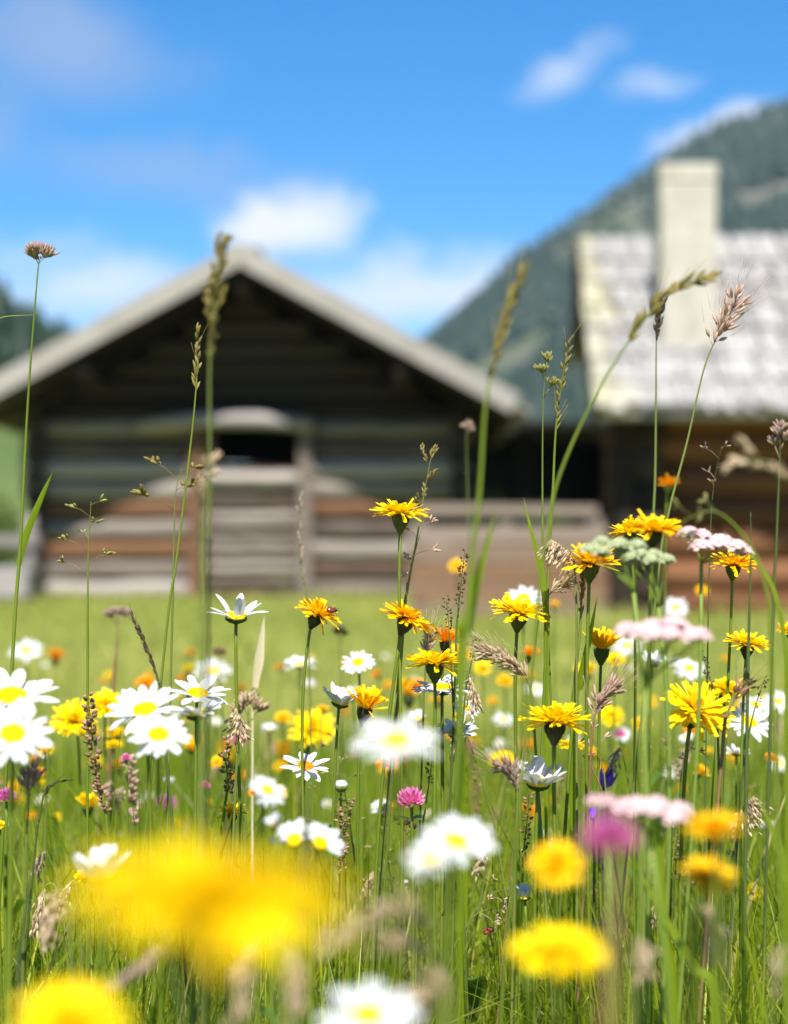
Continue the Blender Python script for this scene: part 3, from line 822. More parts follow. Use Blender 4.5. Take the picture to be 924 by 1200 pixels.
logs(m_, -0.57, 0.66, 1.58, .09, -0.1, 0.95)
m_.build('door', M['log'], barn)
m_ = MB(); m_.box(-0.585, -0.44, -0.1, 0.1, 1.66, 2.2, .4); m_.build('jamb', M['log'], barn)

# ---- shingled hut
cx, cy, cz = 1.79, 18.0, -0.11
hut = empty('shingled_hut', (cx, cy, cz), 'brown log hut with a silvery mossy shingle roof and tall whitewashed chimney', 'hut')
hut.rotation_euler = (0, 0, -R(2.35))
OV = 0.82
TH = math.atan2(1.92, 2.0 + OV)
ZE = 1.71 - cz                                     # eave height above the hut's base, y = -0.6
m_ = MB(); z = 0.14
while z < ZE + 0.3:
    logs(m_, 0.2, 7.4, z, 0.15, 0.0, rnd.uniform(0.25, 0.9)); z += 0.285
m_.build('front_wall', M['cabin_log'], hut)
for xx in (0.5, 7.2):
    m_ = MB(); z = 0.0
    while z < ZE + 1.9:
        y0 = max(-0.2, (z - ZE - 0.05) / math.tan(TH) - OV + 0.3); y1 = min(4.2 - y0, 2.9)
        if y1 - y0 < 0.4: break
        logs(m_, y0, y1, z, 0.15, xx, rnd.uniform(0.2, 0.8), along='y'); z += 0.285
    m_.build('side_wall', M['log_shaded'], hut)
m_ = MB(); z = 0.14
while z < ZE + 0.3:
    logs(m_, 0.3, 7.4, z, 0.15, 2.8, rnd.uniform(0.25, 0.9)); z += 0.285
m_.build('back_wall', M['cabin_log'], hut)
LEN = math.hypot(2.0 + OV, 1.92)
rows = 7
for s in (1, -1):
    m_ = MB()
    base = Matrix.Translation(Vector((0, -OV if s == 1 else 4.0 + OV, ZE))) @ Matrix.Rotation(TH * s, 4, 'X')
    for rw in range(rows):
        a0 = LEN * rw / rows - 0.05; a1 = LEN * (rw + 1) / rows + 0.16
        if rw == rows - 1: a1 = LEN + (0.06 if s == 1 else -0.01)
        x = -0.03 + rnd.uniform(-.02, .02)
        while x < 7.6 and (s == 1 or rw >= 3):
            w = rnd.uniform(0.06, 0.14)
            lo = a0 + rnd.uniform(-0.09, 0.07)
            yy = (lo, a1) if s == 1 else (-a1, -lo)
            tl = Matrix.Rotation(rnd.uniform(-.012, .012), 4, 'Z')
            zz = 0.022 * (rows - rw) if False else 0.0
            sh = Matrix.Translation(Vector((0, 0, 0.03)))
            # every row lies on the one below it: lifted at its lower end
            tilt = Matrix.Translation(Vector((0, yy[0] if s == 1 else yy[1], 0.075))) @ Matrix.Rotation(R(-4.2) * s, 4, 'X') @ Matrix.Translation(Vector((0, -(yy[0] if s == 1 else yy[1]), 0)))
            m_.box(x, x + w - 0.008, yy[0], yy[1], rnd.uniform(-.006, .006), 0.024 + rnd.uniform(0, .012), rnd.random(), base @ tilt @ tl)
            x += w
    m_.box(0.0, 7.5, 0.0 if s == 1 else -LEN, LEN if s == 1 else -LEN * .5, -0.05, -0.002, 0.4, base)
    m_.build('roof', M['shingle'], hut)
for s in (1, -1):
    m_ = MB(); base = Matrix.Translation(Vector((0, -OV if s == 1 else 4.0 + OV, ZE))) @ Matrix.Rotation(TH * s, 4, 'X')
    yy = (0.0, LEN + .0) if s == 1 else (-LEN, -LEN * .5)
    m_.box(-0.045, -0.003, yy[0], yy[1], -0.16, 0.03, 0.15, base); m_.build('barge_board', M['log_shaded'], hut)
cm = MB()
c0 = 2.415 - cx; c1 = 2.925 - cx
cm.box(c0, c1, 0.02, 0.62, ZE - 0.2, 4.05 - cz - 0.16, 0.5)
chim = cm.build('chimney', M['plaster'], hut)
bv = chim.modifiers.new('soften', 'BEVEL'); bv.width = 0.025; bv.segments = 3
cm = MB(); cm.box(c0 - 0.008, c1 + 0.008, 0.012, 0.628, 4.05 - cz - 0.158, 4.05 - cz, 0.5)
cap = cm.build('cap', M['plaster'], chim); bv = cap.modifiers.new('soften', 'BEVEL'); bv.width = 0.02; bv.segments = 3
m_ = MB(); m_.box(0.16, 0.38, -0.22, -0.155, 0.0, ZE + 0.1, 0.15); m_.build('corner_post', M['log_shaded'], hut)

# ---- low plank fence between the barn and the hut
fx0 = (478 - 462) / F * 17.2; fx1 = (712 - 462) / F * 17.2
fence = empty('plank_fence', ((fx0 + fx1) / 2, 17.2, -0.1), 'low weathered plank fence closing the gap between barn and hut', 'fence')
hw = (fx1 - fx0) / 2; z = 0.03; i = 0
while z < 0.80:
    w = rnd.uniform(0.13, 0.19); m_ = MB(); m_.box(-hw + rnd.uniform(0, .05), hw, -0.03 - 0.008 * (i % 2), 0.0, z, z + w - 0.012, (0.0 if z < 0.5 else 0.3) + rnd.uniform(0, 0.45), Matrix.Rotation(rnd.uniform(-.006, .006), 4, 'Y'))
    m_.build('board', M['fence'], fence); z += w; i += 1
m_ = MB(); m_.box(-hw + .02, hw - 0.1, -0.05, 0.05, 0.945, 1.03, 0.62, Matrix.Rotation(R(.6), 4, 'Y')); m_.build('top_rail', M['fence'], fence)
for xx in (-hw + 0.04, -hw * 0.1, hw * 0.8):
    m_ = MB(); m_.box(xx, xx + 0.13, 0.004, 0.13, -0.05, 0.928, 0.6); m_.build('post', M['fence'], fence)

# ---- open shed far back in the gap
sh = empty('open_shed', ((625 - 462) / F * 31, 31.0, -0.08), 'dark open-fronted timber shed in the gap between barn and hut', 'shed')
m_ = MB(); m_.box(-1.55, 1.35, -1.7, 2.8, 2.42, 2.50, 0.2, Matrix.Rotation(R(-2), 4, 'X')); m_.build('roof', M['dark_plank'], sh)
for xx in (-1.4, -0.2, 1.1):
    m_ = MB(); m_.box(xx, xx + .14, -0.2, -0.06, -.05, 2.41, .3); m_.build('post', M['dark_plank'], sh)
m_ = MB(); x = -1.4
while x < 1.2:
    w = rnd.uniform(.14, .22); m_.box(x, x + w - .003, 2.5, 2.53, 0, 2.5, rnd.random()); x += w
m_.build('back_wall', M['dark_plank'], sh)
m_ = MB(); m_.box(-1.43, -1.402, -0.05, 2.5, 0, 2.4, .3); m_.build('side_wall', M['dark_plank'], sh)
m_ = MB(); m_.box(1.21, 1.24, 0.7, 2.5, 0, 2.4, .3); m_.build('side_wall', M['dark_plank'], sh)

# ---- squared log and post beside the barn
o = MB(); o.box(-0.9, 0.36, -0.17, 0.17, 0, 0.34, 0.8, Matrix.Rotation(R(-6), 4, 'Z'))
lg = o.build('squared_log', M['plank'], None, Vector(((0 - 462) / F * 22, 22, 0.02)))
bv = lg.modifiers.new('soften', 'BEVEL'); bv.width = 0.03; bv.segments = 2
tag(lg, 'pale squared timber lying on the grass beside the barn corner', 'timber')
ps = empty('wooden_post', ((34 - 462) / F * 22.6, 22.6, -0.1), 'rough grey wooden post standing beside the squared timber', 'post')
o = MB(); o.tube([Vector((0, 0, -.1)), Vector((0.01, 0, 0.5)), Vector((0, 0.01, 1.05))], [0.09, 0.085, 0.08], 9, 0.4); o.build('shaft', M['plank'], ps)
o = MB(); o.box(-0.5, 0.14, -0.12, -0.088, 0.7, 0.82, 0.5); o.build('rail', M['plank'], ps)

# ---- shrubs
def shrub(name, label, x, y, w, h, mat, n, group=None, leaf=0.06):
    g = ground_z(y) - 0.02
    e = empty(name, (x, y, g), label, 'shrub', group)
    tb = MB()
    cl = [Vector((rnd.gauss(0, .4) * w * .5, rnd.gauss(0, .4) * w * .5, h * rnd.uniform(.25, .85))) for _ in range(13)]
    for c in cl: tb.tube(bez(Vector((rnd.uniform(-.05, .05), rnd.uniform(-.05, .05), 0)), Vector((0, 0, h * .3)), c * .7, c, 6), [0.03, .026, .022, .018, .014, .01, .006], 5)
    tb.build('stem', M['bark'], e)
    fb = MB()
    for i in range(n):
        c = rnd.choice(cl); q = Vector((rnd.gauss(0, 1), rnd.gauss(0, 1), rnd.gauss(0, 1))).normalized()
        p = c + q * (rnd.uniform(.3, 1) ** .6) * w * .27; p.z = max(.05, p.z)
        d = (q + Vector((rnd.gauss(0, .6), rnd.gauss(0, .6), rnd.gauss(0, .6)))).normalized(); sd = d.orthogonal().normalized()
        l = leaf * rnd.uniform(.6, 1.4)
        fb.add([p, p + d * l * .5 + sd * l * .3, p + d * l, p + d * l * .5 - sd * l * .3], [(0, 1, 2, 3)])
    fb.build('crown', M[mat], e)
shrub('shrub', 'pale green shrub beside the wooden post and barn', (-6 - 462) / F * 30, 30, 1.3, 1.75, 'shrub_bright', 2600)
shrub('shrub', 'dark leafy shrub behind the plank fence, before the open shed', (596 - 462) / F * 27, 27, 1.0, 1.45, 'shrub', 3200)
shrub('shrub', 'pale green shrub showing through the gap by the hut corner', (706 - 462) / F * 34, 34, 0.5, 1.6, 'shrub_bright', 1500)

# ------------------------------------------------------------------ sky, sun, camera
SUN_EL, SUN_AZ = 54.0, 181.0     # azimuth the light comes FROM, clockwise from +Y
w = bpy.data.worlds.new('World'); SC.world = w; w.use_nodes = True
nt = w.node_tree; nt.nodes.clear(); L = nt.links.new
sky = N(nt, 'ShaderNodeTexSky'); sky.sky_type = 'NISHITA'; sky.sun_disc = False
sky.sun_elevation = R(SUN_EL); sky.sun_rotation = R(SUN_AZ); sky.altitude = 1400; sky.air_density = 1.0; sky.dust_density = 0.3; sky.ozone_density = 2.2
hs = N(nt, 'ShaderNodeHueSaturation'); hs.inputs['Hue'].default_value = 0.503; hs.inputs['Saturation'].default_value = SKY_SAT; hs.inputs['Value'].default_value = 1.0
L(sky.outputs[0], hs.inputs['Color'])
def mth(op, a, b=None, c=None, clamp=False):
    n = N(nt, 'ShaderNodeMath', operation=op); n.use_clamp = clamp
    for i, x in enumerate((a, b, c)):
        if x is None: continue
        if isinstance(x, (int, float)): n.inputs[i].default_value = x
        else: L(x, n.inputs[i])
    return n.outputs[0]
tc = N(nt, 'ShaderNodeTexCoord'); sx = N(nt, 'ShaderNodeSeparateXYZ'); L(tc.outputs['Generated'], sx.inputs[0])
yy = mth('MAXIMUM', sx.outputs[1], 0.02)
u = mth('DIVIDE', sx.outputs[0], yy); v = mth('DIVIDE', sx.outputs[2], yy)
cb = N(nt, 'ShaderNodeCombineXYZ'); L(u, cb.inputs[0]); L(v, cb.inputs[1])
nz = N(nt, 'ShaderNodeTexNoise'); nz.inputs['Scale'].default_value = 22; nz.inputs['Detail'].default_value = 6; nz.inputs['Roughness'].default_value = 0.6; L(cb.outputs[0], nz.inputs['Vector'])
nz2 = N(nt, 'ShaderNodeTexNoise'); nz2.inputs['Scale'].default_value = 17; nz2.inputs['Detail'].default_value = 4
ofs = N(nt, 'ShaderNodeVectorMath', operation='ADD'); L(cb.outputs[0], ofs.inputs[0]); ofs.inputs[1].default_value = (3.1, 7.7, 0); L(ofs.outputs[0], nz2.inputs['Vector'])
uw = mth('ADD', u, mth('MULTIPLY', mth('SUBTRACT', nz.outputs['Fac'], 0.5), 0.055))
vw = mth('ADD', v, mth('MULTIPLY', mth('SUBTRACT', nz2.outputs['Fac'], 0.5), 0.04))
fwd = mth('GREATER_THAN', sx.outputs[1], 0.03)
tot = None
def cloud(px, py, a, b, amt, ang=0.0, soft=0.25):
    """a bank of cloud at a compass bearing and height read off the picture: sizes in the same pixels"""
    global tot
    du = mth('SUBTRACT', uw, (px - 462) / F); dv = mth('SUBTRACT', vw, (650 - py) / F)
    ca, sa = math.cos(R(ang)), math.sin(R(ang))
    d1 = mth('ADD', mth('MULTIPLY', du, ca * F / a), mth('MULTIPLY', dv, sa * F / a))
    d2 = mth('ADD', mth('MULTIPLY', du, -sa * F / b), mth('MULTIPLY', dv, ca * F / b))
    r2 = mth('SQRT', mth('ADD', mth('MULTIPLY', d1, d1), mth('MULTIPLY', d2, d2)))
    r2 = mth('ADD', r2, mth('MULTIPLY', mth('SUBTRACT', nz2.outputs['Fac'], 0.5), 0.7))
    mr = N(nt, 'ShaderNodeMapRange'); mr.interpolation_type = 'SMOOTHSTEP'; L(r2, mr.inputs[0])
    mr.inputs['From Min'].default_value = soft; mr.inputs['From Max'].default_value = 1.15; mr.inputs['To Min'].default_value = amt; mr.inputs['To Max'].default_value = 0
    tot = mr.outputs[0] if tot is None else mth('SUBTRACT', mth('ADD', tot, mr.outputs[0]), mth('MULTIPLY', tot, mr.outputs[0]))
cloud(325, 256, 92, 50, 0.95, 0, 0.3)
cloud(385, 262, 60, 40, 0.55)
cloud(662, 84, 76, 27, 0.55, 26, 0.0)
cloud(768, 98, 56, 24, 0.42, 4, 0.0)
cloud(862, 156, 112, 34, 0.72, 14, 0.2)
cloud(530, 335, 170, 52, 0.72, 0, 0.0)
cloud(420, 345, 150, 60, 0.6, 0, 0.0)
cloud(120, 335, 190, 50, 0.68, 3, 0.0)
cloud(30, 290, 120, 40, 0.3, 0, 0.0)
cloud(1250, 120, 260, 90, 0.8); cloud(-500, 200, 300, 100, 0.8); cloud(-250, 60, 150, 50, 0.5, 10)
white, tot = tot, None
cloud(70, 55, 190, 80, 0.62, -8, 0.0); cloud(190, 200, 240, 50, 0.42, -6, 0.0); cloud(-60, 150, 150, 60, 0.4, 0, 0.0)
thin = mth('MULTIPLY', tot, fwd); tot = white
tot = mth('MULTIPLY', tot, fwd)
mc = N(nt, 'ShaderNodeMix'); mc.data_type = 'RGBA'; L(tot, mc.inputs[0])
mt2 = N(nt, 'ShaderNodeMix'); mt2.data_type = 'RGBA'; L(thin, mt2.inputs[0]); L(hs.outputs[0], mt2.inputs[6]); mt2.inputs[7].default_value = (*THIN, 1); L(mt2.outputs[2], mc.inputs[6]); mc.inputs[7].default_value = (*CLOUD, 1)
bg = N(nt, 'ShaderNodeBackground'); bg.inputs[1].default_value = SKY_STR; L(mc.outputs[2], bg.inputs[0])
wo = N(nt, 'ShaderNodeOutputWorld'); L(bg.outputs[0], wo.inputs[0])

sl = bpy.data.lights.new('sun', 'SUN'); sl.energy = SUN_E; sl.angle = R(0.53); sl.color = (1.0, 0.955, 0.88)
so = bpy.data.objects.new('sun', sl); COL.objects.link(so)
az = R(SUN_AZ); el = R(SUN_EL)
dirv = Vector((math.sin(az) * math.cos(el), math.cos(az) * math.cos(el), math.sin(el)))
so.rotation_euler = dirv.to_track_quat('Z', 'Y').to_euler()

cam = bpy.data.cameras.new('camera'); co = bpy.data.objects.new('camera', cam); COL.objects.link(co)
co.location = EYE; co.rotation_euler = (R(90) + PITCH, 0, 0)
cam.sensor_fit = 'VERTICAL'; cam.sensor_height = 36; cam.sensor_width = 27.7; cam.lens = 70
cam.clip_start = 0.02; cam.clip_end = 6000
cam.dof.use_dof = True; cam.dof.focus_distance = FOCUS; cam.dof.aperture_fstop = 6.6; cam.dof.aperture_blades = 9
SC.camera = co
SC.view_settings.view_transform = 'Standard'; SC.view_settings.look = 'None'
SC.view_settings.exposure = EXPO; SC.view_settings.gamma = 1
SC.cycles.use_denoising = True
SC.cycles.max_bounces = 8; SC.cycles.transmission_bounces = 4; SC.cycles.diffuse_bounces = 4; SC.cycles.caustics_reflective = False; SC.cycles.caustics_refractive = False

if HAZE > 0:
    hz = MB(); hz.box(-700, 1400, -260, 1600, -14, 420)
    ho = hz.build('haze', None); ho['kind'] = 'stuff'
    hm, nt = new_mat('thin_blue_air')
    pv = N(nt, 'ShaderNodeVolumePrincipled'); pv.inputs['Color'].default_value = (0.5, 0.75, 1.0, 1); pv.inputs['Density'].default_value = HAZE; pv.inputs['Anisotropy'].default_value = 0.1
    ou = N(nt, 'ShaderNodeOutputMaterial'); nt.links.new(pv.outputs[0], ou.inputs['Volume'])
    ho.data.materials.clear(); ho.data.materials.append(hm)
# ------------------------------------------------------------------ daisies, one by one
# picture point of the disc, apparent width, distance, tilt towards the viewer, lean to the side, form
D = [
 (277, 722, 78, 1.10, 10, 2, 'sparse', 'daisy with few upswept uneven petals on a tall bare stem before the barn door'),
 (14, 816, 112, 0.93, 26, 4, 'mild', 'large soft white daisy cut by the frame edge, above its lower twin'),
 (15, 860, 98, 0.85, 40, 6, 'flat', 'soft white daisy with round yellow disc directly beneath its larger twin'),
 (170, 832, 92, 0.95, 26, -6, 'mild', 'blurred daisy with tall upper petals, highest of the tight trio'),
 (186, 861, 80, 0.88, 38, 5, 'flat', 'blurred daisy facing outward, lowest of the tight trio'),
 (231, 836, 78, 0.97, 3, -8, 'mild', 'blurred daisy seen edge-on with its disc hidden, beside the tight trio'),
 (232, 813, 78, 1.06, 20, 8, 'mild', 'crisp daisy with spaced petals rising behind the tight trio'),
 (31, 762, 46, 2.1, 33, 0, 'flat', 'small faded daisy behind the tall cocksfoot stem'),
 (250, 786, 52, 2.1, 33, 0, 'flat', 'small faded daisy in the lawn under the sparse-petalled daisy'),
 (352, 779, 46, 1.6, 12, 0, 'mild', 'small daisy seen edge-on under the beetle hawkbit'),
 (420, 776, 44, 1.3, 37, -8, 'flat', 'small neat round daisy facing out, alone over the pale lawn'),
 (399, 823, 62, 1.14, 6, 14, 'cup', 'daisy seen from below its cup, touching a ragged orange hawkbit'),
 (465, 868, 116, 0.60, 22, 0, 'flat', 'big blurred white daisy in the middle with yellow disc'),
 (519, 806, 76, 1.12, 9, 4, 'flat', 'daisy seen from beneath its flat petals, under the paired golden hawkbits'),
 (545, 828, 42, 1.2, 26, 40, 'flat', 'small daisy tipped sideways under the flat daisy'),
 (535, 858, 58, 1.14, 16, -8, 'mild', 'thin-petalled daisy behind the big blurred daisy'),
 (358, 898, 62, 1.12, 22, 8, 'mild', 'crisp daisy with orange-brown disc behind a thin upright stem', 'o'),
 (314, 926, 52, 0.82, 33, 28, 'flat', 'blurred daisy tipped sideways above two half-open daisies'),
 (345, 984, 60, 0.84, 46, -8, 'half', 'half daisy with petals on one side, next to the dark bud stem'),
 (376, 988, 62, 0.84, 42, 24, 'half', 'daisy with raised petals and disc underneath, on the other side of the dark bud stem'),
 (322, 966, 36, 0.80, 22, -20, 'dull', 'greyish shaded daisy squeezed behind two half-open daisies'),
 (448, 947, 31, 1.4, 29, 0, 'mild', 'tiny white daisy beside the pink clover head'),
 (631, 917, 84, 1.04, 12, 4, 'cup', 'daisy with upright spread petals forming a white cup, crossed by a dark stem'),
 (863, 882, 38, 1.3, 6, 0, 'mild', 'small daisy seen edge-on like a white saucer below the yellow hawkbits'),
 (535, 986, 104, 0.66, 25, 6, 'mild', 'big blurred daisy with broad petals, upper one of an overlapping pair', 'low'),
 (503, 1006, 72, 0.58, 29, -10, 'flat', 'blurred daisy with bright disc, lower one of an overlapping pair'),
 (118, 1026, 100, 0.82, 8, -4, 'dull', 'shaded greyish daisy with petals raised like a shuttlecock'),
 (615, 1051, 42, 1.08, 8, -6, 'tight', 'small half-closed daisy between two blurred yellow hawkbits'),
 (432, 1190, 140, 0.50, 26, 0, 'flat', 'very blurred large daisy cut by the bottom edge'),
 (614, 700, 50, 1.5, 31, 0, 'flat', 'pale daisy peeping out behind a sharp yellow hawkbit'),
 (792, 712, 36, 1.8, 44, 0, 'flat', 'small blurred daisy framed by umbel stalks before the brown wall'),
 (765, 777, 40, 1.3, 20, 10, 'cup', 'white daisy half hidden under the nearest pink umbel'),
 (808, 783, 44, 1.7, 37, 0, 'flat', 'blurred daisy below the pink umbel rim, near the slim hawkbit stem'),
 (735, 757, 42, 1.8, 29, 0, 'flat', 'blurred daisy half covered by a golden hawkbit and the umbel'),
 (878, 846, 62, 1.25, 35, 14, 'flat', 'daisy with long lower petals behind a dark grass tip'),
 (886, 826, 46, 1.5, 22, 0, 'flat', 'blurred daisy stacked right above the long-petalled one'),
 (912, 822, 44, 1.7, 29, 0, 'flat', 'faded daisy near the frame edge beside stacked daisies'),
 (590, 843, 30, 1.9, 29, 0, 'flat', 'tiny faded daisy below the fuzzy curved grass head'),
 (628, 807, 32, 2.0, 33, 0, 'flat', 'tiny faded daisy above the broad yellow hawkbit'),
 (588, 872, 22, 2.1, 29, 0, 'mild', 'tiny blurred daisy speck beneath another faded daisy'),
 (198, 918, 24, 1.5, 10, 0, 'tight', 'small blurred daisy with petals up over the pink spike', 'o'),
 (50, 938, 22, 1.6, 22, 0, 'mild', 'small blurred daisy beneath the orange bud'),
 (316, 856, 28, 1.6, 20, 0, 'cup', 'small blurred daisy cup below the brown grass head'),
 (915, 895, 34, 1.9, 29, 0, 'flat', 'dim blurred daisy at the frame edge low in the grass'),
 (575, 968, 20, 1.9, 29, 0, 'flat', 'tiny white speck of a daisy beyond the overlapping pair'),
]
for q in D:
    px, py, W_, d, face, turn, kind, lab = q[:8]
    daisy(px, py, W_, d, face, turn, kind, lab, spin={345: -77, 376: -90, 277: 15}.get(px), disc=q[8] if len(q) > 8 else 'y', hair=0.0009 if 0.7 < d < 1.2 and W_ > 55 else 0)

def bud(px, py, W_, d, label, brown=False):
    s = W_ * d / F / 2 * 1.0
    n = facing(4, rnd.uniform(-6, 6))
    e, c, base, root = plant('daisy_bud', label, 'flower bud', None, px, py, d, n, 0.9 * s, (rnd.uniform(-.01, .01), 0))
    mt = Matrix.Translation(base - root) @ rot_to(n) @ Matrix.Scale(s, 4)
    mb = MB(); mb.lathe([(0.12, -0.1), (0.6, 0.1), (0.98, 0.6), (1.0, 0.95), (0.9, 1.1)], 14)
    for k in range(26):
        a = k * 2.4; q = Vector((math.cos(a), math.sin(a), 0)); t = Vector((-q.y, q.x, 0)); z = 0.1 + 0.75 * (k / 26)
        rr_ = 0.62 + 0.4 * min(1, z * 1.2)
        mb.ribbon([q * rr_ * 0.95 + Vector((0, 0, z - .1)), q * (rr_ + .05) + Vector((0, 0, z + .15)), q * rr_ + Vector((0, 0, z + .38))], [.14, .16, .03], t)
    part('calyx', mb.mesh('calyx', M['calyx_dark' if brown else 'calyx_pale']), e, mt)
    mb = MB()
    for k in range(16):
        a = k * 6.2832 / 16; q = Vector((math.cos(a), math.sin(a), 0)); t = Vector((-q.y, q.x, 0))
        mb.ribbon([q * .86 + Vector((0, 0, .8)), q * .95 + Vector((0, 0, 1.25)), q * .6 + Vector((0, 0, 1.62)), q * .12 + Vector((0, 0, 1.75))], [.16, .2, .17, .05], t, fold=-.2)
    part('petal_ring', mb.mesh('petal_ring', M['orange' if brown else 'white']), e, mt)
    stem_mesh(base, n, root, max(.0007, .12 * s), max(.0009, .16 * s)).build('stem', M['stem' if not brown else 'brown_stem'], e)
    return e
bud(400, 921, 16, 1.2, 'round pale daisy bud standing alone above the grass')
bud(522, 1051, 11, 1.2, 'tiny white-tipped daisy bud under the overlapping daisies')
bud(476, 1034, 6, 1.3, 'pinhead-sized pale bud low in the grass')

